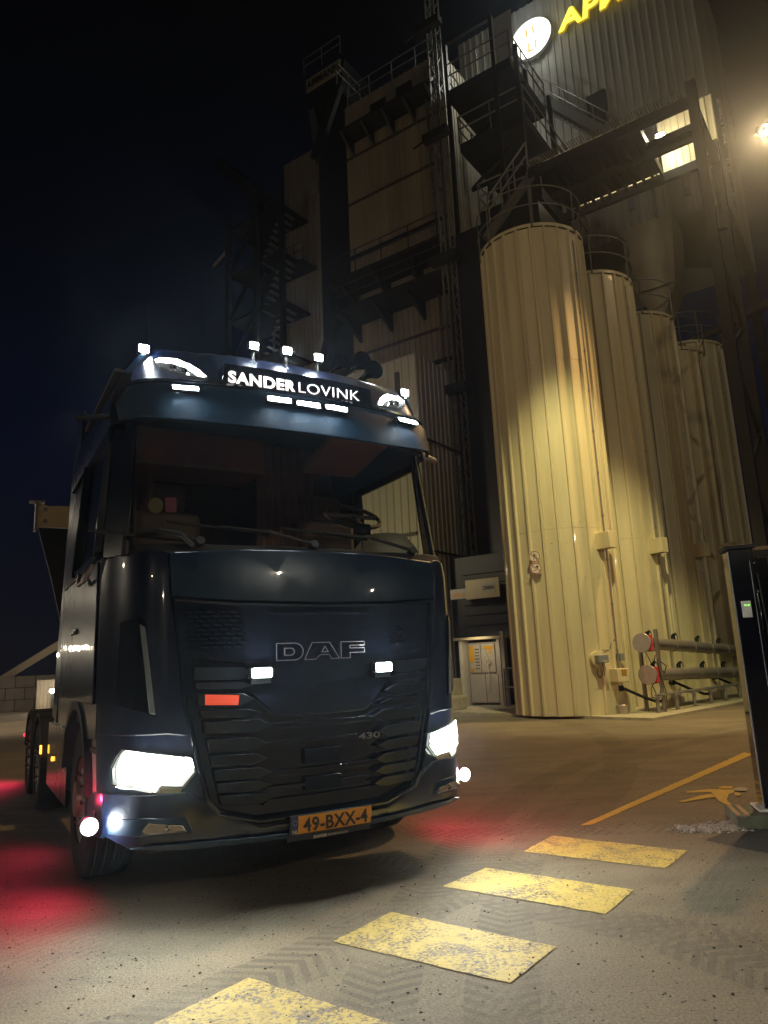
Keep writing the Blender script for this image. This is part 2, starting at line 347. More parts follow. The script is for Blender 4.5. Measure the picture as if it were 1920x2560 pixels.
# ------------------------------------------------------------------ ground, slab, painted marks
struct('yard_ground', G().add([(-150, -30, 0), (150, -30, 0), (150, 260, 0), (-150, 260, 0)], [(0, 1, 2, 3)]), 'ground')
slabp = [(-.6, 21.4, 0), (1.53, 18.9, 0), (5.06, 14.6, 0), (14.5, 24.1, 0), (12, 34, 0), (-12, 44, 0), (-12, 33, 0)]
mesh_obj('concrete_slab', G().prism(slabp, (0, 0, .055)), 'concrete', smooth=0)['kind'] = 'structure'
def mark(name, pts, m, z=.004):
    rj = random.Random(int(pts[0][0]*1000)); out = []
    for a, b in zip(pts, pts[1:]+pts[:1]):
        L_ = math.hypot(b[0]-a[0], b[1]-a[1]); n_ = max(1, int(L_/.018)); nx, ny = (b[1]-a[1])/L_, -(b[0]-a[0])/L_; dev = 0
        for k in range(n_):
            dev = dev*.6+rj.gauss(0, .0022) if k else 0; t = k/n_; out.append((a[0]+(b[0]-a[0])*t+nx*dev, a[1]+(b[1]-a[1])*t+ny*dev))
    pts = out
    g = G().add([(x, y, z) for x, y in pts], [tuple(range(len(pts)))]); o = struct(name, g, m); return o
mark('crossing_stripe', [(.86, 5.37), (1.15, 5.78), (1.93, 5.20), (1.64, 4.82)], 'stripe')
mark('crossing_stripe', [(.25, 4.66), (.55, 5.01), (1.32, 4.44), (1.05, 4.07)], 'stripe')
mark('crossing_stripe', [(-.34, 3.86), (-.06, 4.25), (.71, 3.67), (.43, 3.31)], 'stripe')
mark('crossing_stripe', [(-.99, 3.07), (-.68, 3.48), (.11, 2.90), (-.19, 2.49)], 'stripe')
mark('yellow_line', [(1.43, 6.07), (1.53, 6.08), (4.50, 9.52), (4.48, 9.72)], 'line')
for k_, (m_, pts_) in enumerate((('line', [(2.755, 7.275), (3.0, 7.336), (3.072, 7.317), (3.028, 7.193), (2.949, 7.195), (2.728, 7.209)]),
    ('line', [(2.957, 7.211), (3.082, 7.315), (3.194, 7.254), (3.152, 7.143), (3.04, 7.025), (2.939, 6.826), (2.899, 6.729), (2.867, 6.534), (2.819, 6.554), (2.841, 6.796), (2.888, 6.949)]),
    ('line', [(2.494, 6.799), (2.751, 7.011), (2.903, 7.088), (2.897, 6.946), (2.697, 6.857), (2.52, 6.766)]),
    ('line', [(3.133, 7.416), (3.18, 7.449), (3.255, 7.409), (3.2, 7.296), (3.087, 7.326)]),
    ('line', [(3.145, 7.127), (3.16, 7.023), (3.108, 6.939), (3.067, 6.949)]),
    ('whitebit', [(3.197, 7.272), (3.294, 7.354), (3.338, 7.31), (3.321, 7.221), (3.253, 7.135), (3.17, 7.181)]))): mark('walking_man_mark', pts_, m_, .004+.0012*k_)
mark('gate_post_shadow', [(2.15, 5.45), (2.9, 6.1), (5.0, 6.3), (5.5, 3.9), (3.2, 4.4), (2.45, 4.95)], 'patch', .0032)  # dark sheet painting the gate post's cast shadow onto the asphalt

# loose stones and clods
def scatter(name, n, area, rr, m, seed, label=None):
    rnd = random.Random(seed); g = G()
    for _ in range(n):
        x, y = area(rnd); r = rr[0]+(rr[1]-rr[0])*rnd.random()**3; a = rnd.random()*6.28
        V = [(x+r*math.cos(a+k*1.2566)*rnd.uniform(.6, 1.2), y+r*math.sin(a+k*1.2566)*rnd.uniform(.6, 1.2), .003+(r*.25 if k % 2 else 0)) for k in range(5)]+[(x, y, .003+r*rnd.uniform(.5, 1.0))]
        g.add(V, [(k, (k+1) % 5, 5) for k in range(5)])
    o = mesh_obj(name, g, m, smooth=0); o['kind'] = 'stuff'; o['label'] = label; o['category'] = 'gravel'; return o
MT['clod'] = mat('dark_clods', (.030, .024, .018), .9, noise=.4, scale=30)
MT['gravel'] = mat('pale_gravel', (.30, .28, .24), .85, noise=.5, scale=25)
def near(r):
    d = 2.4+r.random()**1.5*10; a = R(r.uniform(-34, 34)); return d*math.sin(a), d*math.cos(a)
scatter('loose_clods', 4200, near, (.0016, .009), 'clod', 3, 'small dark clods of dirt strewn over the asphalt')
def pile(r):
    t = r.random(); q = r.random(); return 2.56-.42*q+.3*t*(1-q)+r.gauss(0, .05), 5.72+.05*q+.30*t*(1-q)+r.gauss(0, .05)
scatter('gravel', 1500, pile, (.006, .028), 'gravel', 4, 'pale gravel heaped around the foot of the black post')

# ------------------------------------------------------------------ silos
RS = 1.30
def silo_geo(H, n=24):
    g = G(); pts = []
    for i in range(n):
        a = 2*math.pi*i/n; w_ = 2*math.pi/n
        for da, rr in ((0, RS-.03), (w_*.72, RS-.03), (w_*.77, RS+.022), (w_*.90, RS+.022), (w_*.95, RS-.03)):
            pts.append((rr*math.cos(a+da), rr*math.sin(a+da)))
    k = len(pts)
    levels = [0, 4.05, 4.06, 8.1, 8.11, H]; V = []
    for li, z in enumerate(levels):
        f = 1.0 if li < 2 else (1.003 if li < 4 else 1.006)
        V += [(x*f, y*f, z) for x, y in pts]
    F = [(j*k+i, j*k+(i+1) % k, (j+1)*k+(i+1) % k, (j+1)*k+i) for j in range(len(levels)-1) for i in range(k)]
    g.add(V, F); return g
U = Vector((math.sin(R(44.658)), math.cos(R(44.658)), 0)); C1 = Vector((4.148, 17.098, 0))
silo_pos = [C1+U*t for t in (0, 2.66, 5.32, 9.3, 7.45)]
silo_H = [11.55, 11.3, 11.0, 11.3, 10.5]
silo_lab = ['cream ribbed silo nearest the truck, with two round signs on its side', 'cream ribbed silo directly behind the nearest one, second from the truck',
            'cream ribbed silo third in the row counted from the truck', 'cream ribbed silo at the far right end of the row by the gate post',
            'shortest cream ribbed silo, tucked between the third silo and the one at the right end']
silos = []
for i, (p, H, lb) in enumerate(zip(silo_pos, silo_H, silo_lab)):
    t = thing('storage_silo', lb, 'silo', (p.x, p.y, .055), R(-100+i*4), 'row of cream silos'); silos.append(t)
    gs_ = silo_geo(H)
    g = G(); n = 40
    g.add([((RS+.03)*math.cos(2*math.pi*k/n), (RS+.03)*math.sin(2*math.pi*k/n), z) for z in (H, H+.09) for k in range(n)]+[(0, 0, H+.28)],
          [(k, (k+1) % n, n+(k+1) % n, n+k) for k in range(n)]+[(n+k, n+(k+1) % n, 2*n) for k in range(n)])
    mesh_obj('roof', g, 'cream', t)
    g = G(); n = 28
    for z in (H+.6, H+1.1):
        g.tube([((RS+.05)*math.cos(2*math.pi*k/n), (RS+.05)*math.sin(2*math.pi*k/n), z) for k in range(n+1)], .018, 6)
    for k in range(0, n, 4):
        a = 2*math.pi*k/n; g.beam(((RS+.05)*math.cos(a), (RS+.05)*math.sin(a), H), ((RS+.05)*math.cos(a), (RS+.05)*math.sin(a), H+1.1), .035)
    mesh_obj('roof_railing', g, 'rail', t)
    for z in (.55, 1.35, 2.15, 2.95, 3.75, 4.2):   # rivet rows
        for k in range(24):
            a = 2*math.pi*(k+.33)/24; r_ = RS-.022 if z < 4.1 else RS-.018
            gs_.cyl((r_*math.cos(a), r_*math.sin(a), z), ((r_+.008)*math.cos(a), (r_+.008)*math.sin(a), z), .012, .008, 6)
    one_mesh('shell', gs_, 'cream', t, 0)
    g = G(); a = R(-30+8+100-i*4-32)      # conduit in the groove facing the yard
    rr = RS+.05; x, y = rr*math.cos(a), rr*math.sin(a)
    g.cyl((x, y, .9), (x, y, H-.3), .018, n=8)
    for z in range(1, int(H), 1): g.cyl((x, y, z+.3), (x, y, z+.36), .028, n=8)
    mesh_obj('conduit', g, 'galv', t)
    g = G(); a = R(-30+100-i*4-28); m = Matrix.Rotation(a, 4, 'Z'); g.box(RS-.06, RS+.34, -.12, .12, 3.55+.1*i, 3.92+.1*i, m)
    mesh_obj('vent_box', g, 'cream', t, bevel=.01)
# round prohibition signs on silo 1
def on_silo(p, ang, z, off): a = R(ang); return Vector((p.x+(RS+off)*math.cos(a), p.y+(RS+off)*math.sin(a), z)), a+math.pi/2
def disc(g, r, y0, y1, n=36, cx=0, cz=0, r0=0):
    if r0 == 0:
        V = [(cx+r*math.cos(2*math.pi*k/n), y, cz+r*math.sin(2*math.pi*k/n)) for y in (y0, y1) for k in range(n)]
        g.add(V, [tuple(range(n)), tuple(range(2*n-1, n-1, -1))]+[(k, (k+1) % n, n+(k+1) % n, n+k) for k in range(n)])
    else:
        V = [(cx+q*math.cos(2*math.pi*k/n), y, cz+q*math.sin(2*math.pi*k/n)) for q, y in ((r0, y0), (r, y0), (r, y1), (r0, y1)) for k in range(n)]
        g.add(V, [(j*n+k, j*n+(k+1) % n, ((j+1) % 4)*n+(k+1) % n, ((j+1) % 4)*n+k) for j in range(4) for k in range(n)])
for idx, (z, kind) in enumerate(((3.52, 'walk'), (3.255, 'flame'))):
    P, rz = on_silo(C1, -127.3+.6*idx, z, .06)
    t = thing('prohibition_sign', ('upper round red ringed sign on the silo showing a crossed out walking figure' if idx == 0 else 'lower round red ringed sign on the silo, crossed out black square on it'), 'sign', P, R(-118+90), 'round signs on the silo')
    g = G(); disc(g, .135, 0, .004); mesh_obj('panel', g, 'white', t)
    g = G(); disc(g, .125, -.002, .0005, r0=.108); g.box(-.115, .115, -.0025, .0005, -.007, .007, Matrix.Rotation(R(38), 4, 'Y')); mesh_obj('red_ring', g, 'redbr', t)
    g = G()
    if kind == 'walk':
        disc(g, .012, -.0035, .0005, 14, -.008, .072)
        for a, b, w_ in (((-.006, .05), (.004, -.005), .022), ((0, 0), (-.028, -.045), .014), ((-.028, -.045), (-.030, -.085), .012), ((.004, 0), (.03, -.04), .014), ((.03, -.04), (.05, -.078), .012), ((.0, .045), (.038, .03), .010), ((.038, .03), (.055, -.002), .009), ((-.01, .045), (-.03, .012), .010), ((-.03, .012), (-.06, -.004), .009)):
            g.beam((a[0], -.0015, a[1]), (b[0], -.0015, b[1]), .0035, w_, (0, 1, 0)) if False else g.beam((a[0], -.0018, a[1]), (b[0], -.0018, b[1]), w_, .0035, (0, 1, 0))
    else:
        g.box(-.022, .022, -.0035, .0005, -.022, .022, Matrix.Translation((.03, 0, .035)) @ Matrix.Rotation(R(30), 4, 'Y'))
        for a, b in (((-.045, -.05), (-.03, -.025)), ((-.03, -.025), (-.018, -.052)), ((-.032, -.04), (-.024, -.05))): g.beam((a[0], -.0018, a[1]), (b[0], -.0018, b[1]), .008, .0035, (0, 1, 0))
    mesh_obj('pictogram', g, 'black', t)
    g = G(); g.box(-.02, .02, .004, .07, -.02, .02); mesh_obj('bracket', g, 'galv', t)
# round hatch with grey box
P, rz = on_silo(C1, -77.2, 1.22, -.02)
t = thing('round_hatch', 'round hatch with a grey control box on the nearest silo above a dangling cable', 'hatch', P, R(-77.2+90))
g = G(); disc(g, .17, -.10, .1, 32); mesh_obj('flange', g, 'cream', t, bevel=.004)
g = G(); g.box(-.10, .14, -.26, -.10, -.08, .08); mesh_obj('control_box', g, 'grey', t, bevel=.008)
g = G(); g.box(.0, .11, -.264, -.26, -.055, -.040); mesh_obj('name_plate', g, 'white', t)
g = G(); g.tube([(.02, -.18, -.08), (.05, -.16, -.2), (.04, -.12, -.32), (-.02, -.1, -.40), (-.06, -.08, -.32), (-.04, -.06, -.22)], .009)
g.tube([(.06, -.18, -.08), (.08, -.17, -.22), (.06, -.14, -.36)], .007); mesh_obj('cable', g, 'rubber', t)
P, rz = on_silo(C1, -50, 1.24, 0)
t = thing('socket_box', 'small dark grey socket box on the nearest silo beside the round hatch', 'box', P, R(-60+90))
g = G(); g.box(-.06, .06, -.12, .02, -.08, .08); mesh_obj('case', g, 'grey', t, bevel=.01)
g = G(); g.tube([(-.05, -.02, .2), (-.06, -.05, .3), (-.13, -.05, .38), (-.2, -.02, .3), (-.22, .02, .15), (-.5, 0, .17)], .006); mesh_obj('cable', g, 'rubber', t)
P, rz = on_silo(C1, -58, .86, 0)
t = thing('junction_box', 'pale junction box with a yellow warning label low on the nearest silo', 'box', P, R(-66+90))
g = G(); g.box(-.14, .18, -.24, .02, -.14, .14); mesh_obj('case', g, 'cream', t, bevel=.012)
g = G(); g.box(-.03, .10, -.245, -.24, .0, .12); mesh_obj('warning_label', g, 'yellow', t)
g = G()
for q in (.025, .05, .075, .1): g.box(-.015, .085, -.248, -.245, q-.003, q+.003)
g.box(-.03, .10, -.2475, -.245, .117, .12); g.box(-.03, .10, -.2475, -.245, 0, .003); g.box(-.03, -.026, -.2475, -.245, .003, .117); g.box(.096, .10, -.2475, -.245, .003, .117)
mesh_obj('label_print', g, 'black', t)
P, rz = on_silo(C1, -56, .055, .06)
t = thing('metal_pot', 'dull round metal pot standing on the slab at the foot of the silo', 'pot', P, 0)
g = G(); g.lathe([(.001, 0), (.12, 0), (.13, .18), (.12, .19), (.11, .02), (.001, .02)], 24, Matrix.Rotation(R(-90), 4, 'Y')); mesh_obj('bowl', g, 'steel', t)
for k, (i, ang, lb) in enumerate(((0, -54, 'black drain hose from the nearest silo running down to the pipe rack'), (1, -56, 'black drain hose from the second silo in the row'), (2, -58, 'black drain hose from the third silo in the row'))):
    P, rz = on_silo(silo_pos[i], ang, 0, -.02); t = thing('drain_hose', lb, 'hose', P, R(ang+90), 'drain hoses of the silos')
    g = G(); g.tube([(0, 0, .58), (.04, -.12, .57), (.2, -.26, .46), (.38, -.38, .36), (.6, -.46, .28), (.75, -.5, .27)], .032, 10); mesh_obj('hose', g, 'rubber', t)
    g = G(); g.cyl((0, .05, .58), (0, -.10, .58), .06, n=14); mesh_obj('flange', g, 'darksteel', t)

# ------------------------------------------------------------------ tube conveyors along the silos
def tube_conveyor(label, p, q, cap_r, r):
    t = thing('tube_conveyor', label, 'conveyor', (p[0], p[1], 0), 0, 'steel tube conveyors'); p = Vector(p); q = Vector(q); o = Vector((p.x, p.y, 0)); d = (q-p).normalized()
    g = G(); g.cyl(p-o, q-o, r, n=24); mesh_obj('tube', g, 'steel', t)
    g = G(); g.cyl(p-o-d*.06, p-o, cap_r, n=32); mesh_obj('end_cap', g, 'steel', t, bevel=.008)
    g = G()
    for k in range(7):
        c = p+d*(.45+k*1.05)-o; g.cyl(c, c+d*.03, r+.012, n=24)
    mesh_obj('tube_clamp', g, 'galv', t)
    for k in range(4):
        c = p+d*(.25+k*1.35)-o+Vector((0, 0, r)); g = G(); g.cyl(c, c+Vector((0, 0, .09)), .05, n=10); g.cyl(c+Vector((0, 0, .09)), c+d*.12+Vector((0, 0, .13)), .035, n=8)
        g.tube([c+d*.12+Vector((0, 0, .12)), c+d*.2+Vector((0, 0, .13)), c+d*.24+Vector((0, 0, .05)), c+d*.22-Vector((0, 0, .01))], .008); mesh_obj('valve', g, 'matt', t)
    s = d.cross(Vector((0, 0, 1)))
    g = G(); c = p-o+d*.05; g.tube([c+Vector((0, 0, -r)), c+s*.12+Vector((0, 0, -.45)), c+d*.1+s*.08+Vector((0, 0, -.62)), c+d*.5+Vector((0, 0, -.25))], .010)
    mesh_obj('cable', g, 'rubber', t)
    g = G(); c = p-o+d*.012-s*(cap_r*.7)+Vector((0, 0, .0)); g.box(-.04, .04, -.03, .03, -.16, .16, Matrix.Translation(p-o+s*(cap_r*.82)+d*.02)); mesh_obj('red_marker', g, 'red', t)
tube_conveyor('upper steel tube conveyor in front of the silos', (5.50, 15.98, 1.52), (10.9, 21.5, 1.16), .21, .135)
tube_conveyor('lower steel tube conveyor in front of the silos', (5.56, 16.02, .84), (10.96, 21.54, .62), .21, .135)
t = thing('pipe_rack', 'low pipe rack of short posts along the slab edge by the silos', 'rack', (5.58, 15.78, .055), 0)
d = U; g = G()
for k in range(9):
    c = d*(.05+k*.95); gg = G(); gg.beam(c, c+Vector((0, 0, .30)), .06); gg.box(c.x-.09, c.x+.09, c.y-.09, c.y+.09, .30, .33); mesh_obj('post', gg, 'galv', t)
g = G(); g.cyl(Vector((0, 0, .36)), d*8+Vector((0, 0, .36)), .03); g.cyl(Vector((.12, -.02, .36)), d*8+Vector((.12, -.02, .36)), .02); mesh_obj('pipe', g, 'galv', t)
# stand carrying the two tubes
t = thing('conveyor_stand', 'upright steel stand holding the near ends of the two tube conveyors', 'stand', (5.70, 16.22, .055), R(45))
g = G(); g.beam((0, -.2, 0), (0, -.2, 1.75), .07); g.beam((0, .2, 0), (0, .2, 1.55), .07); g.beam((0, -.2, .62), (0, .2, .62), .06); g.beam((0, -.2, 1.3), (0, .2, 1.3), .06); mesh_obj('frame', g, 'galv', t)
g = G(); g.tube([(-.06, -.2, 1.1), (-.14, -.26, .8), (-.05, -.3, .45), (.05, -.25, .2)], .010); g.tube([(-.06, -.1, 1.1), (-.2, -.2, .7), (-.2, -.05, .5), (-.1, 0, .3)], .008); g.tube([(.0, -.24, 1.05), (.12, -.3, .95), (.16, -.22, .8), (.05, -.24, .85)], .009); mesh_obj('cables', g, 'rubber', t)

# ------------------------------------------------------------------ plant tower
def rib_wall(g, s0, s1, z0, z1, d, pitch=.3, dep=.035, axis='s', sgn=-1):
    n = max(1, int(abs(s1-s0)/pitch)); pts = []
    for i in range(n):
        a = s0+(s1-s0)*i/n; w_ = (s1-s0)/n
        pts += [(a, 0), (a+w_*.6, 0), (a+w_*.7, dep), (a+w_*.9, dep)]
    pts.append((s1, 0)); V = []
    for z in (z0, z1):
        for a, q in pts:
            V.append((a, d+sgn*q, z) if axis == 's' else (d+sgn*q, a, z))
    k = len(pts); return g.add(V, [(i, i+1, k+i+1, k+i) for i in range(k-1)])
def block(g, s0, s1, d0, d1, z0, z1, pitch=.3):
    rib_wall(g, s0, s1, z0, z1, d0, pitch); rib_wall(g, d0, d1, z0, z1, s1, pitch, axis='d', sgn=1)
    g.add([(s0, d0, z0), (s0, d1, z0), (s0, d1, z1), (s0, d0, z1)], [(0, 1, 2, 3)])
    g.add([(s0, d1, z0), (s1, d1, z0), (s1, d1, z1), (s0, d1, z1)], [(0, 1, 2, 3)])
    g.add([(s0, d0, z1), (s1, d0, z1), (s1, d1, z1), (s0, d1, z1)], [(0, 1, 2, 3)])
def railing(g, a, b, h=1.1, step=1.3, r=.03):
    a = Vector(a); b = Vector(b); n = max(1, round((b-a).length/step))
    for k in range(n+1): p = a.lerp(b, k/n); g.beam(p, p+Vector((0, 0, h)), r*1.4)
    for hh in (h, h*.55): g.cyl(a+Vector((0, 0, hh)), b+Vector((0, 0, hh)), r, n=6)
OB = Vector((-14, 24, 0))     # tower origin in (s,d)
tower = thing('mixing_tower', 'tall ribbed sheet metal mixing tower rising behind the silos', 'tower', B(OB.x, OB.y, .055), BYAW)
def tb(g):  # shift plant coordinates to the tower's local ones
    g.V = [(x-OB.x, y-OB.y, z) for x, y, z in g.V]; return g
g = G(); block(g, -13.0, -2.8, 26.5, 33, 17.2, 30.06, .32); mesh_obj('tower_block', tb(g), 'facade2', tower, smooth=0)
for s_ in (-3.0, -8.6):
    for d_ in (26.8, 32.6): g = G(); g.beam((s_, d_, 0), (s_, d_, 17.2), .35); mesh_obj('tower_leg', tb(g), 'darksteel', tower, smooth=0)
g = G(); g.prism([(-6.1, 25.5, 14.2), (-4.7, 25.5, 14.2), (-4.5, 25.5, 16.9), (-6.3, 25.5, 16.9)], (0, 1.6, 0)); g.prism([(-5.6, 25.6, 13.2), (-5.2, 25.6, 13.2), (-4.7, 25.6, 14.2), (-6.1, 25.6, 14.2)], (0, 1.2, 0)); mesh_obj('hopper', tb(g), 'facade', tower, smooth=0)
g = G(); g.beam((-8.6, 26.8, 9), (-3.0, 26.8, 12.4), .14); g.beam((-4.4, 25.2, 11.6), (-1.5, 25.2, 12.4), .22); mesh_obj('brace', tb(g), 'darksteel', tower, smooth=0)
g = G(); block(g, -13.0, -9.2, 26.5, 33, 0, 17.19, .32); mesh_obj('tower_block', tb(g), 'facade2', tower, smooth=0)
g = G(); block(g, -17.3, -12.1, 23, 26.46, 0, 26.5, .26); mesh_obj('tower_block', tb(g), 'facade', tower, smooth=0)
g = G(); block(g, -14.6, -11.12, 18, 20.4, 0, 10.79, .26); mesh_obj('lower_block', tb(g), 'facade2', tower, smooth=0)
g = G()
for z in (23.7, 21.4, 14.1): g.box(-17.3, -12.0, 22.93, 22.99, z-.05, z+.05)
mesh_obj('sheet_joint', tb(g), 'seam', tower, smooth=0); g = G()
for z in (4.5, 8.0): g.box(-11.08, -11.02, 18, 20.4, z-.03, z+.03)
mesh_obj('sheet_joint', tb(g), 'seam', tower, smooth=0)
g = G(); g.box(-11.1, -7.6, 20.5, 22.9, 0, 16.0); mesh_obj('stair_shaft', tb(g), 'shaft', tower, smooth=0)
g = G(); g.box(-7.3, -6.5, 26.35, 26.46, 22.4, 23.9); mesh_obj('dark_hatch', tb(g), 'black', tower)
for z, s1 in ((16.85, -12.0), (15.45, -11.8)):
    gal = G(); gal.box(-17.2, s1, 21.4, 22.96, z, z+.12)
    for k in range(4): s_ = -16.9+k*1.6; gal.prism([(s_, 22.95, z), (s_, 21.5, z), (s_, 22.95, z-.8)], (.12, 0, 0))
    gobj = mesh_obj('gallery', tb(gal), 'darksteel', tower, smooth=0)
    g = G(); railing(g, (-17.2, 21.45, z+.12), (s1, 21.45, z+.12), 1.0, 1.25, .025); rl = mesh_obj('railing', tb(g), 'darksteel', gobj)
g = G(); railing(g, (-17.2, 23.1, 26.5), (-12.2, 23.1, 26.5), 1.1, 1.3, .025); mesh_obj('roof_railing', tb(g), 'rail', tower)
g = G(); g.box(-17.1, -12.1, 22.0, 22.98, 24.4, 24.5); 
for k in range(5): g.prism([(-16.9+k*1.1, 22.96, 24.4), (-16.9+k*1.1, 22.0, 24.4), (-16.9+k*1.1, 22.96, 23.7)], (.1, 0, 0))
g.box(-15.8, -15.0, 22.9, 22.98, 24.5, 25.8); g.box(-14.4, -13.6, 22.9, 22.98, 24.6, 25.9)
mesh_obj('upper_gallery', tb(g), 'darksteel', tower, smooth=0)
g = G(); g.box(-16.0, -11.4, 17.9, 17.99, 5.0, 5.1); g.box(-11.9, -11.75, 17.9, 17.98, 9.6, 10.3); mesh_obj('wall_trim', tb(g), 'seam', tower, smooth=0)
g = G()
for s_ in (-12.9, -12.6, -12.35): g.cyl((s_, 22.85, 11), (s_, 22.85, 26), .05, n=8)
for z_ in range(12, 26, 2): g.box(-13.0, -12.25, 22.8, 22.95, z_, z_+.08)
mesh_obj('riser_pipe', tb(g), 'rail', tower, smooth=40)
g = G()
for z_ in (18.6, 12.6): g.box(-17.2, -12.2, 22.78, 22.92, z_, z_+.14)
mesh_obj('cable_tray', tb(g), 'darksteel', tower, smooth=0)
g = G(); rnd = random.Random(9)
for k in range(14):
    s_ = rnd.uniform(-10.6, -3.2); z_ = rnd.uniform(17.6, 22); g.box(s_, s_+rnd.uniform(.1, .35), 26.3, 26.45, z_, z_+rnd.uniform(.15, .5))
mesh_obj('wall_box', tb(g), 'grey', tower, smooth=0)
g = G(); g.tube([(-6.9, 26.35, 22.3), (-6.9, 26.3, 19.5), (-5.2, 26.3, 19.3), (-5.2, 26.3, 16.8)], .07, 8); mesh_obj('down_pipe', tb(g), 'rail', tower)
# lit logo disc
t = thing('round_lit_sign', 'round glowing white sign high on the tower wall beside the yellow letters', 'sign', B(-9.33, 26.4, 28.05), BYAW)
g = G(); disc(g, .95, -.16, 0, 48); mesh_obj('light_box', g, 'lgrey', t)
g = G(); disc(g, .93, -.175, -.162, 48); mesh_obj('face', g, 'roundsign', t)
g = G()
for x in (-.22, .10): g.box(x, x+.10, -.19, -.178, .15, .55); g.box(x+.05, x+.15, -.19, -.178, -.62, -.2)
g.box(-.2, .1, -.19, -.178, -.68, -.58)
mesh_obj('emblem', g, 'roundmark', t)
g = G(); g.cyl((.2, 0, -.95), (.2, -.1, -1.1), .03); g.cyl((.75, 0, -.55), (.85, -.08, -.62), .03); mesh_obj('bracket', g, 'galv', t)
# yellow letters
t = thing('yellow_lit_letters', 'row of glowing yellow capital letters high on the tower wall', 'sign', B(-8.11, 26.4, 27.62), BYAW)
g = text_geo('APMR', 1.25, lambda x, y, z: (x, -.12-z, y), .05, .03, .12, 3.8, 1.0); mesh_obj('letter_face', g, 'ylet', t, smooth=0)
g = text_geo('APMR', 1.25, lambda x, y, z: (x, -.05-z, y), .08, .055, .12, 3.84, 1.0); mesh_obj('letter_side', g, 'ylet2', t, smooth=0)
light('letter_glow', 'POINT', B(-8.0, 25.6, 28.6), 9, (1, .9, .3), rad=.4)
light('disc_glow', 'AREA', B(-9.33, 26.0, 28.05), 150, (.95, 1, .93), B(-9.33, 20, 28.05), 180, size=(1.4, 1.4))
light('disc_wall_glow', 'POINT', B(-9.33, 25.4, 28.05), 70, (.95, 1, .93), rad=.5)

# lattice mast
mast = thing('lattice_mast', 'slender lattice mast standing in front of the tower', 'mast', B(-10.9, 20.2, .055), BYAW)
g = G(); a = .18
for x in (-a, a):
    for y in (-a, a): g.beam((x, y, 0), (x, y, 26.3), .05)
for k in range(44):
    z = k*.6; zz = z+.6
    for x0, y0, x1, y1 in ((-a, -a, a, -a), (a, -a, a, a), (a, a, -a, a), (-a, a, -a, -a)):
        if k % 2: x0, y0, x1, y1 = x1, y1, x0, y0
        g.beam((x0, y0, z), (x1, y1, min(zz, 26.3)), .025)
    g.beam((-a, -a, z), (a, -a, z), .025)
mesh_obj('lattice', g, 'rail', mast, smooth=0)
g = G()
for z, l in ((10.2, .6), (15, .5), (19.9, .8), (24.6, .9)): g.beam((-.2, -.25, z), (-.2-l, -.3, z-.2), .05); g.box(-.5, .5, -.5, -.2, z-.3, z)
g.beam((-.9, -.2, 25.0), (-.4, -.2, 24.0), .06); mesh_obj('bracket', g, 'darksteel', mast, smooth=0)
g = G(); g.tube([(.15, -.3, z+.1*math.sin(z*2)) for z in range(2, 26)], .03, 6); mesh_obj('cable_bundle', g, 'rubber', mast)

# stair platform in front of the tower
sp = thing('stair_platform', 'dark steel platform with railings and stairs on the tower front', 'platform', B(-10, 22, .055), BYAW); OB = Vector((-10, 22, 0))
def platform(name_deck, s0, s1, d0, d1, z, rail_h=1.15, th=.35):
    g = G(); g.box(s0, s1, d0, d1, z-th, z); mesh_obj(name_deck, tb(g), 'darksteel', sp, smooth=0)
    g = G(); railing(g, (s0, d0, z), (s1, d0, z), rail_h, 1.1); railing(g, (s1, d0, z), (s1, d1, z), rail_h, 1.1); railing(g, (s0, d0, z), (s0, d1, z), rail_h, 1.1); mesh_obj('railing', tb(g), 'rail', sp)
platform('deck', -10.95, -8.3, 21.0, 24.2, 22.4); platform('deck', -10.6, -8.0, 21.1, 26.2, 20.0); platform('deck', -10.2, -7.8, 21.5, 26.3, 17.2, th=.5)
g = G()
for s_ in (-10.9, -8.95, -8.1):
    for d_ in (21.05, 24.1): g.beam((s_, d_, 12), (s_, d_, 24.6 if s_ < -8.5 else 22.8), .14)
g.beam((-10.9, 21.05, 24.55), (-8.95, 21.05, 24.55), .12); g.beam((-8.95, 21.05, 24.55), (-8.95, 24.1, 24.55), .12)
mesh_obj('frame', tb(g), 'darksteel', sp, smooth=0)
g = G(); g.box(-9.02, -8.99, 21.0, 21.06, 21.0, 24.6); mesh_obj('yellow_edge', tb(g), 'yellow', sp)
g = G(); g.box(-8.85, -8.15, 21.06, 21.1, 22.5, 24.4); mesh_obj('mesh_panel', tb(g), 'facade2', sp, smooth=0)
g = G(); a, b = Vector((-9.0, 25.6, 24.4)), Vector((-5.8, 25.6, 20.5))
g.beam(a, b, .08, .35); g.beam(a+Vector((0, .8, 0)), b+Vector((0, .8, 0)), .08, .35)
for k in range(18): p = a.lerp(b, k/18); g.box(p.x-.15, p.x+.15, 25.6, 26.4, p.z-.02, p.z+.02)
for hh in (1.0, .5): g.cyl(a+Vector((0, 0, hh)), b+Vector((0, 0, hh)), .03, n=6)
for k in range(7): p = a.lerp(b, k/6); g.beam(p, p+Vector((0, 0, 1.0)), .05)
mesh_obj('stair_flight', tb(g), 'rail', sp, smooth=0)
g = G()
for k in range(5): z = 13+k*1.9; g.beam((-10.6, 22, z), (-8.2, 22, z+1.4), .1); g.box(-10.7, -8.1, 22, 22.1, z-.1, z+.05)
mesh_obj('brace', tb(g), 'darksteel', sp, smooth=0)
light('platform_lamp', 'POINT', B(-10.1, 24.0, 24.2), 75, (.95, 1, .95), rad=.1)

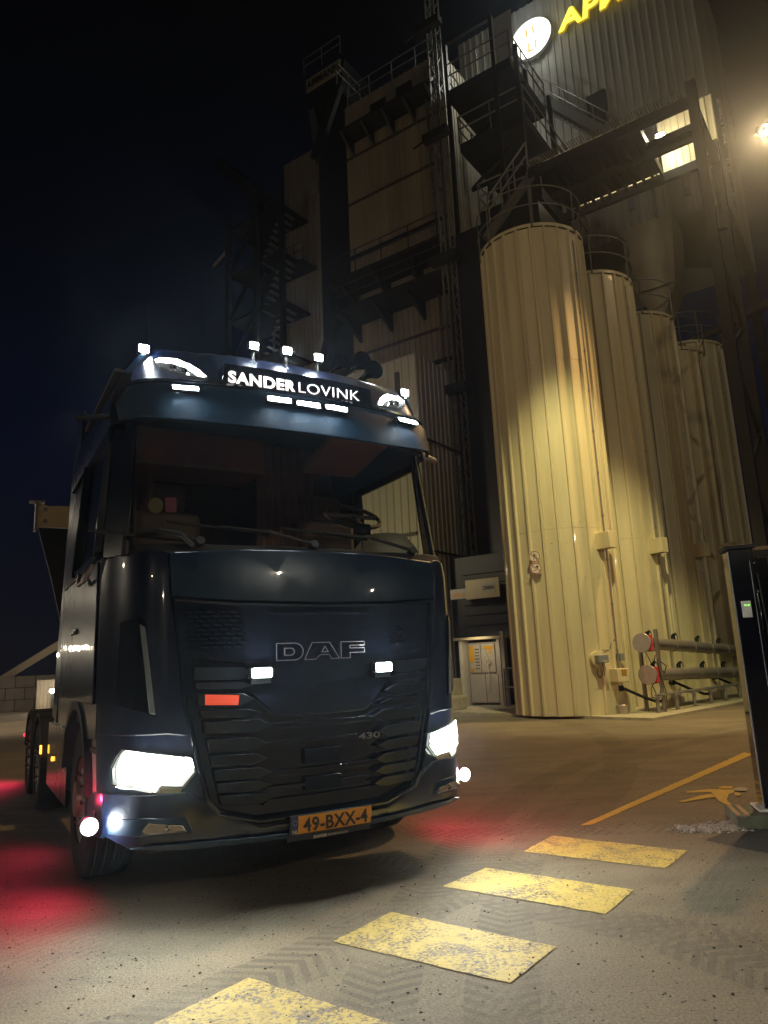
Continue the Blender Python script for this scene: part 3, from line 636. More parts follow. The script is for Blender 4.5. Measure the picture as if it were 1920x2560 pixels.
# gantry above the silos
OB = Vector((-4.6, 20.3, 0)); gy = thing('conveyor_gantry', 'steel gantry bridge above the silos with a lamp lit bay at its right end', 'gantry', B(OB.x, OB.y, .055), BYAW)
g = G(); g.box(-7.0, -3.9, 19.0, 21.6, 15.95, 16.1); mesh_obj('deck', tb(g), 'darksteel', gy, smooth=0)
g = G()
for k in range(12):
    s_ = -6.9+k*.27; g.beam((s_, 18.95, 15.85), (s_, 21.65, 15.85), .07, .12)
for d_ in (18.86, 21.74): g.beam((-7.2, d_, 15.8), (-2.4, d_, 15.8), .14, .3); 
g.beam((-7.0, 20.3, 15.75), (-2.6, 20.3, 15.75), .12, .25)
mesh_obj('girder', tb(g), 'darksteel', gy, smooth=0)
g = G()
for k in range(60): s_ = -7.1+k*.075; g.box(s_, s_+.02, 18.45, 18.78, 15.95, 15.99); g.box(s_, s_+.02, 21.84, 22.15, 15.95, 15.99)
mesh_obj('grating', tb(g), 'rail', gy, smooth=0)
g = G()
railing(g, (-7.2, 22.2, 15.97), (-4.2, 22.2, 15.97), 1.1, .8)
mesh_obj('railing', tb(g), 'darksteel', gy, smooth=0)
for d_ in (18.8, 21.7):
    g = G(); g.beam((-2.4, d_, 0), (-2.4, d_, 16.3), .26, .26); mesh_obj('column', tb(g), 'darksteel', gy, smooth=0)
g = G()
for k in range(9):
    z = .6+k*1.6; a_, b_ = ((18.8, 21.7) if k % 2 else (21.7, 18.8)); g.beam((-2.4, a_, z), (-2.4, b_, z+1.6), .09)
g.beam((-2.4, 18.7, 15.6), (-2.4, 21.8, 15.6), .2); g.beam((-4.0, 20.0, 15.8), (-2.4, 20.0, 15.8), .22); mesh_obj('brace', tb(g), 'darksteel', gy, smooth=0)
g = G(); rib_wall(g, -4.0, -2.3, 16.0, 18.4, 22.3, .2, .03); rib_wall(g, -4.0, -2.5, 15.9, 16.0, 22.0, .2); mesh_obj('cladding', tb(g), 'cream', gy, smooth=0)
g = G(); 
for s0, s1 in ((-6.9, -5.4), (-5.2, -4.1)): rib_wall(g, s0, s1, 16.12, 17.25, 22.25, .12, .02)
mesh_obj('side_panel', tb(g), 'cream', gy, smooth=0)
g = G(); g.cyl((-7.3, 19.0, 13.2), (-7.3, 19.0, 16.0), .05); railing(g, (-8.6, 18.8, 14.6), (-7.2, 18.8, 15.9), 1.0, .7); g.beam((-8.8, 18.9, 14.3), (-7.1, 18.9, 15.8), .1, .3); mesh_obj('access_stair', tb(g), 'rail', gy, smooth=0)
g = G(); 
for k in range(22): z = 14.2+k*.17; g.box(-2.14, -2.08, 21.9, 22.15, z, z+.07)
mesh_obj('ladder', tb(g), 'galv', gy, smooth=0)
lampB = inv_b(Vector((9.6, 21.1, 19.0)))
g = G(); g.box(-3.95, -3.7, 21.5, 21.75, 17.0, 17.25); mesh_obj('lamp', tb(g), 'floodw', gy, bevel=.03)
light('gantry_lamp', 'POINT', B(-3.6, 21.2, 17.1), 85, (1, .88, .62), rad=.1)
for q_ in (-6.4, -5.2): light('gantry_strip', 'POINT', B(q_, 21.6, 16.9), 22, (1, .85, .6), rad=.08)
for q_ in (-6.3, -5.0): light('gantry_strip', 'POINT', B(q_, 18.9, 16.75), 7, (1, .85, .6), rad=.06)
g = G()
for k in range(9): s_ = -6.95+k*.33; rib_wall(g, s_, s_+.27, 16.16, 16.52, 19.5, .09, .015)
mesh_obj('kick_plate', tb(g), 'cream', gy, smooth=0)
# flood lamp on its own mast at the right edge
t = thing('flood_mast', 'tall lamp mast with a dazzling warm floodlight at the right edge', 'lamp post', (10.45, 15.5, 0), 0)
g = G(); g.cyl((0, 0, 0), (0, 0, 14.2), .11, .07); mesh_obj('pole', g, 'darksteel', t)
g = G(); g.beam((0, 0, 14.0), (-.75, -.25, 13.7), .07); mesh_obj('arm', g, 'darksteel', t)
g = G(); m = Matrix.Translation((-.83, -.28, 13.54)) @ Matrix.Rotation(R(25), 4, 'Z') @ Matrix.Rotation(R(-55), 4, 'X'); g.box(-.16, .16, -.05, .08, -.12, .12, m); mesh_obj('lamp_housing', g, 'darksteel', t)
g = G(); g.lathe([(.001, -.06), (.10, -.03), (.13, .03), (.10, .08), (.001, .10)], 20, Matrix.Translation((-.86, -.36, 13.50)) @ Matrix.Rotation(R(70), 4, 'Z')); mesh_obj('lamp_face', g, 'flood', t)

# bucket elevator and its sign head
OB = Vector((-19, 24.5, 0)); el = thing('bucket_elevator', 'dark enclosed elevator shaft with a name panel at its head left of the tower', 'elevator', B(OB.x, OB.y, .055), BYAW)
g = G(); g.box(-20.2, -18.5, 24.5, 26.3, 0, 28.2); mesh_obj('shaft', tb(g), 'shaft', el, smooth=0)
g = G(); g.prism([(-20.0, 23.5, 28.2), (-17.9, 23.5, 28.2), (-17.6, 23.5, 29.8), (-19.9, 23.5, 29.8)], (0, 2.4, 0)); g.beam((-19.8, 23.6, 28.2), (-20.2, 24.6, 26), .3); g.beam((-17.9, 23.4, 28.4), (-19.5, 23.4, 25.2), .25, .5); mesh_obj('head_house', tb(g), 'shaft', el, smooth=0)
g = G(); g.box(-19.95, -17.8, 23.40, 23.48, 29.15, 29.85); mesh_obj('name_panel', tb(g), 'facade', el)
g = text_geo('AMMANN', .62, lambda x, y, z: (-19.9+x, 23.38-z, 29.28+y), .02, .012, 0, 2.0, 1.05); mesh_obj('name_letters', tb(g), 'black', el, smooth=0)
g = G(); railing(g, (-19.9, 23.2, 29.9), (-17.6, 23.2, 29.9), 1.0, 1.0, .02); railing(g, (-17.4, 22.6, 27.6), (-17.4, 24.4, 27.6), 1.2, .8, .03); g.beam((-17.4, 22.6, 28.8), (-16.4, 22.6, 26.8), .05); mesh_obj('railing', tb(g), 'rail', el, smooth=0)
g = G(); g.beam((-20.3, 24.2, 14), (-18.9, 24.2, 17.5), .5, .5); g.beam((-20.3, 24.2, 14), (-21.3, 24.0, 9.5), .45, .45); mesh_obj('chute', tb(g), 'shaft', el, smooth=0)
# filter house on the far left
OB = Vector((-22.5, 26, 0)); fh = thing('filter_house', 'narrow brown clad filter house beyond the dark shaft', 'building', B(OB.x, OB.y, .055), BYAW)
g = G(); block(g, -24.3, -20.9, 26.4, 30, 0, 28.9, .25); mesh_obj('wall', tb(g), 'facade', fh, smooth=0)
g = G(); g.box(-22.35, -21.75, 26.2, 26.36, 26.1, 26.7); mesh_obj('vent', tb(g), 'facade2', fh)
g = G(); g.box(-25.2, -22.0, 25.2, 26.34, 21.6, 21.7); railing(g, (-25.2, 25.2, 21.7), (-22, 25.2, 21.7), 1, .5, .02); g.box(-25.2, -22.0, 25.2, 26.34, 13.4, 13.5); railing(g, (-25.2, 25.2, 13.5), (-21, 25.2, 13.5), 1, .5, .02)
mesh_obj('gallery', tb(g), 'darksteel', fh, smooth=0)
g = G(); g.cyl((-23.9, 25.0, 0), (-23.9, 25.0, 18.2), .05); g.cyl((-23.9, 25, 18.2), (-23.5, 25, 18.2), .04); g.tube([(-23.9, 25.0, 15.0), (-22.9, 25, 14.4), (-23.9, 25, 13.8)], .06); mesh_obj('standpipe', tb(g), 'rail', fh)
g = G(); g.cyl((-23.5, 25, 18.15), (-23.5, 25, 18.3), .05); mesh_obj('lamp', tb(g), 'ylet', fh)
# open steel stair tower
OB = Vector((-26.5, 25, 0)); st = thing('steel_stair_tower', 'dark open steel stair tower at the left of the plant', 'stair tower', B(OB.x+1.8, OB.y+.3, .055), BYAW)
g = G()
for s_ in (-28.3, -26.2, -24.4):
    for d_ in (24, 26.5): g.beam((s_, d_, 0), (s_, d_, 25.5), .25)
for k in range(9):
    z = 3+k*2.7; g.box(-28.3, -24.4, 24, 26.5, z, z+.12); g.beam((-28.3, 24, z-2.7), (-26.2, 24, z), .12)
mesh_obj('frame', tb(g), 'darksteel', st, smooth=0)
g = G()
for k in range(8):
    z = 3+k*2.7
    for q in range(9): g.box(-26.0+q*.17, -25.8+q*.17, 24.1, 25.1, z+q*.3, z+q*.3+.04)
mesh_obj('stair_treads', tb(g), 'rail', st, smooth=0)
g = G(); g.prism([(-29.9, 24.5, 29.6), (-29.6, 24.5, 30.2), (-25.8, 24.5, 26.0), (-26.2, 24.5, 25.2)], (0, .9, 0)); mesh_obj('conveyor_head', tb(g), 'darksteel', st, smooth=0)
g = G(); g.cyl((-29.5, 24, 23.0), (-28.3, 24, 23.6), .1); mesh_obj('spout', tb(g), 'rail', st)

# recess with control cabinet
OB = Vector((-9.8, 18.5, 0)); cb = thing('control_cabinet', 'open control cabinet full of switches and notices in the recess beside the silo', 'cabinet', B(OB.x, OB.y, .055), BYAW)
g = G(); g.box(-10.35, -9.25, 18.75, 18.8, .05, 1.75); g.box(-10.45, -10.35, 18.35, 18.8, 0, 1.8); g.box(-9.25, -9.15, 18.35, 18.8, 0, 1.8); mesh_obj('case', tb(g), 'lgrey', cb, bevel=.01)
g = G(); g.box(-10.32, -9.85, 18.70, 18.745, .08, .85); g.box(-9.83, -9.45, 18.70, 18.745, .08, .85); mesh_obj('lower_door', tb(g), 'lgrey', cb, bevel=.006)
g = G(); g.box(-10.3, -9.95, 18.70, 18.745, .9, 1.7); g.box(-9.93, -9.5, 18.70, 18.745, .9, 1.7); mesh_obj('upper_door', tb(g), 'lgrey', cb, bevel=.006)
g = G(); g.box(-10.3, -10.15, 18.69, 18.7, 1.2, 1.66); g.box(-9.85, -9.52, 18.69, 18.7, 1.55, 1.64); g.box(-9.68, -9.6, 18.69, 18.7, 1.42, 1.55); g.box(-10.28, -10.18, 18.69, 18.7, .92, 1.03); mesh_obj('yellow_notice', tb(g), 'yellow', cb)
g = G(); g.box(-9.42, -9.3, 18.7, 18.74, 1.4, 1.7); g.box(-9.42, -9.3, 18.7, 18.74, .98, 1.1); mesh_obj('red_panel', tb(g), 'red', cb)
g = G(); g.tube([(-9.8, 18.66, 1.5), (-9.72, 18.64, 1.35), (-9.62, 18.64, 1.2), (-9.72, 18.64, 1.1), (-9.8, 18.64, 1.2), (-9.7, 18.62, 1.3), (-9.68, 18.62, .7), (-9.74, 18.62, .45)], .012); mesh_obj('cable', tb(g), 'white', cb)
g = G()
for r_ in range(7):
    for c_ in range(3): g.box(-10.12+c_*.05, -10.09+c_*.05, 18.69, 18.7, 1.0+r_*.09, 1.03+r_*.09)
mesh_obj('switches', tb(g), 'black', cb)
light('cabinet_lamp', 'SPOT', B(-9.8, 17.7, 2.0), 24, (1, .80, .50), B(-9.8, 18.8, .7), 120, .6, .1)
wl = thing('recess_wall', 'dark louvred wall panels above the control cabinet', 'wall', B(-10, 18.9, .055), BYAW); OB = Vector((-10, 18.9, 0))
g = G(); g.box(-10.95, -8.2, 19.0, 19.3, 0, 4.3)
for k in range(7): z = 1.95+k*.3; g.box(-10.5, -8.9, 18.9, 19.0, z, z+.2)
mesh_obj('louvre_panel', tb(g), 'shaft', wl, smooth=0)
g = G(); g.box(-10.6, -8.9, 18.3, 18.9, 1.82, 1.9); g.box(-10.02, -8.95, 18.2, 18.24, 2.95, 3.5); mesh_obj('canopy', tb(g), 'cream', wl, bevel=.01)
g = G(); g.box(-9.48, -9.08, 18.19, 18.2, 3.12, 3.36); g.box(-10.55, -10.04, 18.24, 18.26, 3.0, 3.28); mesh_obj('name_board', tb(g), 'lgrey', wl)
g = text_geo('OMEGA', .17, lambda x, y, z: (-10.52+x, 18.235-z, 3.06+y), .004, .004, 0, .46); mesh_obj('orange_letters', tb(g), 'orangeplate', wl, smooth=0)
g = text_geo('CINBRA', .15, lambda x, y, z: (-9.46+x, 18.185-z, 3.18+y), .004, .002, 0, .36); mesh_obj('grey_letters', tb(g), 'black', wl, smooth=0)
t = thing('door_post', 'light grey square post with two hand rails beside the cabinet', 'post', B(-8.95, 18.15, .055), BYAW)
g = G(); g.box(-.05, .05, -.05, .05, 0, 2.0); mesh_obj('upright', g, 'lgrey', t, bevel=.006)
g = G(); g.cyl((0, -.06, 1.0), (.5, -.06, 1.0), .022); g.cyl((0, -.06, .5), (.5, -.06, .5), .022); g.cyl((0, -.06, 0), (0, -.06, 1.0), .022); mesh_obj('hand_rail', g, 'rail', t)
t = thing('concrete_barrier', 'short pale concrete barrier block beside the truck nose', 'barrier', (1.62, 19.6, .055), R(-35))
g = G(); g.prism([(-.45, -.3, 0), (.12, -.3, 0), (.12, -.3, .32), (0, -.3, .36), (-.02, -.3, .8), (-.32, -.3, .8), (-.35, -.3, .36), (-.45, -.3, .3)], (0, .8, 0)); mesh_obj('block', g, 'concrete', t, bevel=.02)

# ------------------------------------------------------------------ gate post and gate at right
gp = thing('gate_post', 'thick black steel gate post with a small white switch plate', 'post', (2.90, 5.92, 0), R(-14))
g = G(); g.box(-.09, .09, -.12, .12, .115, 2.10); mesh_obj('upright', g, 'gloss', gp, bevel=.008)
g = G(); g.box(-.115, .11, -.155, .15, 2.10, 2.13); mesh_obj('top_cap', g, 'matt', gp, bevel=.004)
g = G(); g.box(-.098, -.091, -.125, -.10, .115, 2.08); mesh_obj('edge_highlight', g, 'grey', gp)  # grey strip put in for the reflection along the post's edge
g = G(); g.box(-.05, .02, -.134, -.1205, 1.55, 1.68); mesh_obj('switch_plate', g, 'lgrey', gp, bevel=.003)
for x in (-.03, -.005):
    g = G(); g.box(x, x+.014, -.138, -.1345, 1.64, 1.652); mesh_obj('green_light', g, 'greenled', gp)
g = G(); g.box(.02, .09, -.14, -.1205, .48, .64); mesh_obj('lock_box', g, 'grey', gp, bevel=.004)
g = G(); g.box(-.14, .16, -.17, .14, .10, .115); mesh_obj('base_plate', g, 'lgrey', gp)
g = G(); g.box(.055, .06, -.1225, -.1202, .12, 2.0)
for z_ in (.2, .6, 1.1, 1.75, 1.98): g.cyl((.09, -.126, z_), (.09, -.12, z_), .007, n=8)
mesh_obj('cover_seam', g, 'grey', gp)
g = G(); g.tube([(.10, -.13, .12), (.11, -.135, .5), (.10, -.13, 1.0), (.115, -.135, 1.5), (.10, -.13, 1.9)], .006, 6); mesh_obj('cable', g, 'rubber', gp)
t = thing('post_footing', 'green stained concrete footing block under the gate post', 'footing', (2.86, 5.86, 0), R(-14))
g = G(); g.box(-.30, .45, -.20, .26, 0, .09); mesh_obj('block', g, 'footing', t, bevel=.01)
g = G(); g.box(-.29, -.265, -.18, .2, .09, .099); g.box(-.23, -.20, -.18, .2, .09, .099); mesh_obj('timber_strip', g, 'plank', t)
ga = thing('sliding_gate', 'dark steel gate standing open behind the gate post', 'gate', (3.19, 6.22, 0), R(-14))
g = G(); g.box(-.16, 2.6, 0, .08, 2.08, 2.14); g.box(-.16, 2.6, 0, .08, .12, .22); g.box(-.16, -.08, .001, .079, .22, 2.08); mesh_obj('frame', g, 'matt', ga, smooth=0)
for k in range(16):
    g = G(); g.box(.0+k*.14, .03+k*.14, .02, .06, .22, 2.08); mesh_obj('bar', g, 'matt', ga, smooth=0)
g = G(); g.box(.0, .16, -.12, -.02, 1.7, 1.95); g.box(-.06, .05, -.2, -.02, .2, 2.05); mesh_obj('drive_housing', g, 'gloss', ga, bevel=.006)
g = G(); g.box(-.3, 1.2, -.32, -.28, 2.10, 2.13); mesh_obj('guide_bar', g, 'plank', ga)

# ------------------------------------------------------------------ far left yard
def place(px, d): return px, d
t = thing('block_wall', 'long wall of stacked concrete blocks at the far left', 'wall', (-17.5, 31.5, 0), R(14))
g = G()
for r_ in range(3):
    for c_ in range(8): x = -2.6+c_*.78+(.39 if r_ % 2 else 0); g.box(x+.01, x+.77, 0, .8, r_*.5+.005, r_*.5+.495)
mesh_obj('block_courses', g, 'blocks', t, bevel=.02, smooth=0)
t = thing('shipping_container', 'pale ribbed container standing behind the rear wheels of the truck', 'container', (-13.7, 31.0, 0), R(18))
g = G(); rib_wall(g, -1.1, 1.5, .02, 1.28, 0, .14, .03); g.box(-1.1, 1.5, .02, 2.4, .02, 1.28); mesh_obj('shell', g, 'facade', t, smooth=0)
t = thing('yard_conveyor', 'inclined belt conveyor rising to the right beyond the block wall', 'conveyor', (-18.2, 38, 0), R(10))
g = G(); g.beam((-2.2, 0, 1.2), (2.3, 0, 4.0), .6, .16); g.beam((-2.2, -.4, 1.0), (2.3, -.4, 3.75), .06, .22); mesh_obj('belt_frame', g, 'facade', t)
g = G()
for x in (.9, 1.4, 1.9, 2.4): g.beam((x, 0, 0), (x, 0, 3.2), .12)
g.beam((.9, 0, 2), (2.4, 0, 2), .1); g.beam((.9, 0, 1), (2.4, 0, 2), .08); mesh_obj('trestle', g, 'blocks', t)
g = G(); g.beam((2.1, 0, 4.0), (2.0, 0, 4.6), .06); mesh_obj('lamp_pole', g, 'darksteel', t)
g = G(); g.box(1.85, 2.1, -.1, .1, 4.6, 4.72); mesh_obj('lamp', g, 'floodw', t)
t = thing('screening_machine', 'tall machine with a railed cab top at the far left edge', 'machine', (-19.7, 34.5, 0), R(8))
g = G(); g.box(-1.5, .2, 0, 1.5, 0, 2.2); g.box(-.1, .1, -.3, 0, .5, 1.5); mesh_obj('body', g, 'blocks', t, bevel=.05)
g = G(); railing(g, (-1.5, 0, 2.2), (.2, 0, 2.2), .9, .4, .035); g.box(-1.5, .2, -.05, .1, 2.2, 2.4); mesh_obj('railing', g, 'concrete', t)
g = G(); g.prism([(-1.1, -.1, 1.7), (-.7, -.1, 1.75), (-.5, -.1, .9), (-.9, -.1, .8)], (0, .1, 0)); g.prism([(-.7, -.15, 1.2), (-.3, -.15, 1.2), (-.15, -.15, .4), (-.45, -.15, .5)], (0, .1, 0)); mesh_obj('chute', g, 'lgrey', t)
t = thing('scrap_pile', 'heap of bent metal and rubble in front of the block wall', 'pile', (-17.3, 30.2, 0), 0)
rnd = random.Random(5); g = G()
for k in range(30):
    p = Vector((rnd.uniform(-1.4, .9), rnd.uniform(-.3, .6), rnd.uniform(.02, .25))); g.beam(p, p+Vector((rnd.uniform(-.6, .9), rnd.uniform(-.2, .2), rnd.uniform(.0, .45))), rnd.uniform(.03, .12))
mesh_obj('debris', g, 'blocks', t, smooth=0)
for (x, y, z), lb in (((-13.9, 30.2, .83), 'bright lamp on a short post above the container'), ((-13.5, 29.7, .5), 'second bright lamp on a short post, just above the truck rear fender')):
    t = thing('yard_lamp', lb, 'lamp', (x, y, 0), 0, 'yard lamps'); g = G(); g.cyl((0, .06, 0), (0, .06, z), .03); mesh_obj('post', g, 'darksteel', t)
    g = G(); disc(g, .085, -.02, .05, 16, 0, z); mesh_obj('lamp_face', g, 'floodw', t)
    light('yard_lamp_light', 'POINT', (x, y-.15, z+.05), 22, (1, .9, .75), rad=.06)

# ------------------------------------------------------------------ the truck (local frame: x across, y from nose to tail, z up)
truck = thing('semi_truck', 'dark blue heavy truck facing the camera with all its lamps lit', 'truck', (TX, TY, 0), YAW)
PR = {'body': ([.3, .42, 1.9, 2.05, 2.2], [.05, 0, 0, .03, .06]), 'screen': ([2.0, 2.1, 2.95], [.08, .11, .30]),
      'visor': ([2.85, 3.1, 3.25, 3.5, 3.62], [.09, .15, .28, .43, .62])}
def interp(z, P):
    zs, ys = P
    if z <= zs[0]: return ys[0]
    for a, b, c, d in zip(zs[:-1], zs[1:], ys[:-1], ys[1:]):
        if z <= b: return c+(d-c)*(z-a)/(b-a)
    return ys[-1]
def cx(x): a = abs(x); return .11*a*a+.35*max(0, (a-.9)/.35)**3
def FY(x, z, prof='body', off=0): return interp(z, PR[prof])+cx(x)+off
def fplate(poly, off=0, th=.03, prof='body', dx=.1, g=None, tilt=0, z0=None):
    g = g or G(); bm = bmesh.new()
    vs = [bm.verts.new((x, 0, z)) for x, z in poly]; f = bm.faces.new(vs); bmesh.ops.triangulate(bm, faces=[f])
    xs = [p[0] for p in poly]; zz = [p[1] for p in poly]; k = math.ceil(min(xs)/dx)*dx
    cuts = []
    while k < max(xs): cuts.append(((k, 0, 0), (1, 0, 0))); k += dx
    for q in PR[prof][0]:
        if min(zz) < q < max(zz): cuts.append(((0, 0, q), (0, 0, 1)))
    for co, no in cuts: bmesh.ops.bisect_plane(bm, geom=bm.verts[:]+bm.edges[:]+bm.faces[:], plane_co=co, plane_no=no)
    bmesh.ops.dissolve_limit(bm, angle_limit=.001, verts=[], edges=[])
    zm = z0 if z0 is not None else min(zz)
    for v in bm.verts: v.co.y = FY(v.co.x, v.co.z, prof, off)+tilt*(v.co.z-zm)
    bmesh.ops.triangulate(bm, faces=[f for f in bm.faces if len(f.verts) > 4])
    r = bmesh.ops.extrude_face_region(bm, geom=bm.faces[:])
    nv = [v for v in r['geom'] if isinstance(v, bmesh.types.BMVert)]
    for v in nv: v.co.y += th
    bm.verts.index_update(); g.add([v.co.copy() for v in bm.verts], [tuple(v.index for v in f.verts) for f in bm.faces]); bm.free()
    return g
def mir(poly): return [(-x, z) for x, z in poly][::-1]
def part(name, g, m, parent=None, **k): return mesh_obj(name, g, m, parent or truck, **k)
def ring(a, b):  # offset helper: outline tube path on the nose
    return a
def nose(x, z, off=-.01, prof='body'): return (x, FY(x, z, prof, off), z)

# body panels
part('hood_panel', fplate([(-.92, 1.755), (-.55, 1.725), (0, 1.712), (.55, 1.725), (.92, 1.755), (.935, 2.02), (.5, 2.045), (0, 2.05), (-.5, 2.045), (-.935, 2.02)], 0, .04), 'paint', bevel=.006)
for s in (-1, 1):
    P = [(.93, .98), (1.245, .98), (1.25, 2.02), (1.0, 2.04), (.943, 2.03), (.93, 1.75), (.845, 1.15), (.80, .96)]
    P = [(x*s, z) for x, z in P]; P = P if s > 0 else P[::-1]
    part('corner_panel', fplate(P, .004, .04, dx=.05), 'paintd', bevel=.006)
    V = [(1.167, 1.62), (1.175, 1.15), (.998, 1.08), (1.05, 1.60), (1.08, 1.64)]; V = [(x*s, z) for x, z in V]
    part('air_vane', fplate(V, -.022, .03, dx=.05), 'slat', bevel=.008)
    V = [(1.06, 1.58), (1.085, 1.60), (1.03, 1.10), (1.0, 1.09)]; V = [(x*s, z) for x, z in V]
    part('vane_edge', fplate(V, -.034, .014, dx=.05), 'grey', bevel=.004)
# bumper
BP = [(-1.21, .44), (-1.1, .385), (-.8, .36), (-.3, .345), (.3, .345), (.8, .36), (1.1, .385), (1.21, .44), (1.225, .66), (.82, .66), (.70, .58), (.62, .49), (.42, .43), (-.42, .43), (-.62, .49), (-.70, .58), (-.82, .66), (-1.225, .66)]
bump = part('bumper', fplate(BP, -.012, .06, dx=.06), 'paintd', bevel=.008)
part('bumper_lip', fplate([(-1.1, .385), (-.8, .36), (-.3, .345), (.3, .345), (.8, .36), (1.1, .385), (1.0, .41), (.5, .385), (0, .375), (-.5, .385), (-1.0, .41)], -.035, .05), 'paint', bevel=.006)
part('lower_apron', fplate([(-.95, .28), (.95, .28), (.95, .45), (-.95, .45)], .35, .04), 'matt')
for s in (-1, 1):
    Q = [(.79, .45), (.83, .535), (1.05, .545), (1.19, .53), (1.19, .45)]; Q = [(x*s, z) for x, z in Q]
    part('fog_recess', fplate(Q, -.018, .02, dx=.05), 'paint', bevel=.004)
    Q = [(.832, .462), (.85, .495), (1.018, .520), (1.052, .482), (1.045, .466)]; Q = [(x*s, z) for x, z in Q]
    fg = part('fog_lamp', fplate(Q, -.026, .02, dx=.05), 'foglens', bevel=.004)
    g = G()
    for a, b in zip(Q, Q[1:]+Q[:1]): g.cyl(nose(a[0], a[1], -.03), nose(b[0], b[1], -.03), .0035, n=6)
    part('fog_lamp_rim', g, 'chrome', fg)
    g = G(); p = nose(.93*s, .488, -.03); g.lathe([(.001, 0), (.014, .002), (.016, -.01)], 16, Matrix.Translation(p) @ Matrix.Rotation(R(90), 4, 'Z')); part('fog_bulb', g, 'chrome', fg)
    # bumper side and step well
    g = G(); g.prism([(s*1.215, .40, .42), (s*1.25, .52, .42), (s*1.25, .74, .42), (s*1.25, .74, .60), (s*1.25, .52, .66), (s*1.215, .40, .66)], (-s*.04, 0, 0)); part('bumper_side', g, 'paint', bevel=.006)
    g = G(); g.prism([(s*1.22, .52, .66), (s*1.22, .80, .58), (s*1.22, .86, .95), (s*1.22, .52, 1.0)], (-s*.03, 0, 0)); part('step_panel', g, 'lgrey')
    g = G(); g.box(min(s*1.0, s*1.24), max(s*1.0, s*1.24), .5, .8, .52, .55); g.box(min(s*1.02, s*1.24), max(s*1.02, s*1.24), .52, .8, .86, .89); part('step', g, 'matt', bevel=.005)
    # headlights
    H = [(1.14, .905), (1.165, .86), (1.185, .80), (1.18, .712), (.985, .668), (.965, .705), (.848, .690), (.783, .768), (.800, .842)]
    H = [(x*s, z) for x, z in H]
    hl = part('headlight', fplate(H, -.012, .035, dx=.05), 'headsoft', bevel=.004)
    g = G()
    for a, b in zip(H, H[1:]+H[:1]): g.cyl(nose(a[0], a[1], -.02), nose(b[0], b[1], -.02), .006, n=6)
    part('headlight_rim', g, 'chrome', hl)
    L1 = [(1.13, .893), (1.15, .855), (1.165, .80), (1.155, .735), (1.13, .74), (1.11, .835), (.81, .80), (.795, .79), (.805, .830)]; L1 = [(x*s, z) for x, z in L1]
    part('daytime_lamp', fplate(L1, -.024, .01, dx=.05), 'head', hl)
    L2 = [(1.085, .812), (1.10, .742), (.99, .722), (.965, .73), (.885, .722), (.895, .775)]; L2 = [(x*s, z) for x, z in L2]
    part('main_beam', fplate(L2, -.024, .01, dx=.05), 'head', hl)
    Q = [(.985, .668), (.965, .705), (.848, .690), (.86, .665)]; Q = [(x*s, z) for x, z in Q]
    part('lower_reflector', fplate(Q, -.014, .02, dx=.05), 'foglens', hl, bevel=.003)
    Q = [(.70, .60), (.76, .78), (.80, .96), (.93, .985), (1.245, .985), (1.235, .66), (.82, .65)]; Q = [(x*s, z) for x, z in Q]
    part('headlight_surround', fplate(Q, .016, .03, dx=.05), 'paintd', bevel=.004)
# grille
GP = [(-.905, 1.738), (-.86, 1.35), (-.837, 1.13), (-.755, .79), (-.71, .61), (-.65, .53), (-.42, .466), (.42, .466), (.65, .53), (.71, .61), (.755, .79), (.837, 1.13), (.86, 1.35), (.905, 1.738), (.53, 1.71), (0, 1.698), (-.53, 1.71)]
gr = part('grille_panel', fplate(GP, .045, .03), 'gloss')
g = G(); inner = [(x*.955, 1.10+(z-1.10)*.955) for x, z in GP]
edge = [G]
for a, b in zip(GP, GP[1:]+GP[:1]):
    n_ = max(1, int(abs(b[0]-a[0])/.1)); pts = [(a[0]+(b[0]-a[0])*k/n_, a[1]+(b[1]-a[1])*k/n_) for k in range(n_+1)]
    for p, q in zip(pts[:-1], pts[1:]): g.cyl(nose(p[0], p[1], -.002), nose(q[0], q[1], -.002), .016, n=8)
part('grille_frame', g, 'gloss', gr)
top = [(-.86, 1.725), (-.5, 1.70), (0, 1.69), (.5, 1.70), (.86, 1.725), (.80, 1.40), (.62, 1.36), (.5, 1.345), (.48, 1.20), (.30, 1.03), (-.30, 1.03), (-.48, 1.20), (-.5, 1.345), (-.62, 1.36), (-.80, 1.40)]
part('grille_upper_cover', fplate(top, .006, .03), 'gloss', gr, bevel=.01)
part('grille_crease', fplate([(-.36, 1.655), (.36, 1.655), (.30, 1.64), (-.30, 1.64)], -.006, .02), 'slat', gr, bevel=.004)
g = G(); rnd = random.Random(2)
for s in (-1, 1):
    for r_ in range(9):
        for c_ in range(5):
            z = 1.66-r_*.026; x = s*(.83-c_*.065-(.03 if r_ % 2 else 0)-r_*.004); g.beam(nose(x-.026, z-.003*s, .002), nose(x+.026, z+.003*s, .002), .010, .008)
part('grille_texture', g, 'slat', gr)
rows = [(1.305, .075, .80, .50), (1.235, .04, .79, .50), (1.155, .07, .775, .50), (1.075, .045, .76, .46), (1.0, .07, .742, .40), (.90, .075, .72, .43), (.815, .06, .70, .43), (.735, .06, .682, .40), (.665, .055, .665, .40), (.595, .055, .65, .38)]
for s in (-1, 1):
    for z, h, xo, xi in rows:
        Q = [(xo*s, z+h/2), ((xi+.02)*s, z+h/2-.008), ((xi-.06)*s, z-.01), ((xi+.03)*s, z-h/2-.012), ((xo-.012)*s, z-h/2)]
        part('grille_slat', fplate(Q, -.004, .03, tilt=-.30), 'slat', gr, smooth=20, bevel=.003)
part('orange_reflection', fplate([(-.735, 1.128), (-.55, 1.118), (-.545, 1.172), (-.738, 1.186)], -.034, .006, tilt=-.1), 'orangered', gr)  # orange reflection on the slat, built as a dim self-lit strip
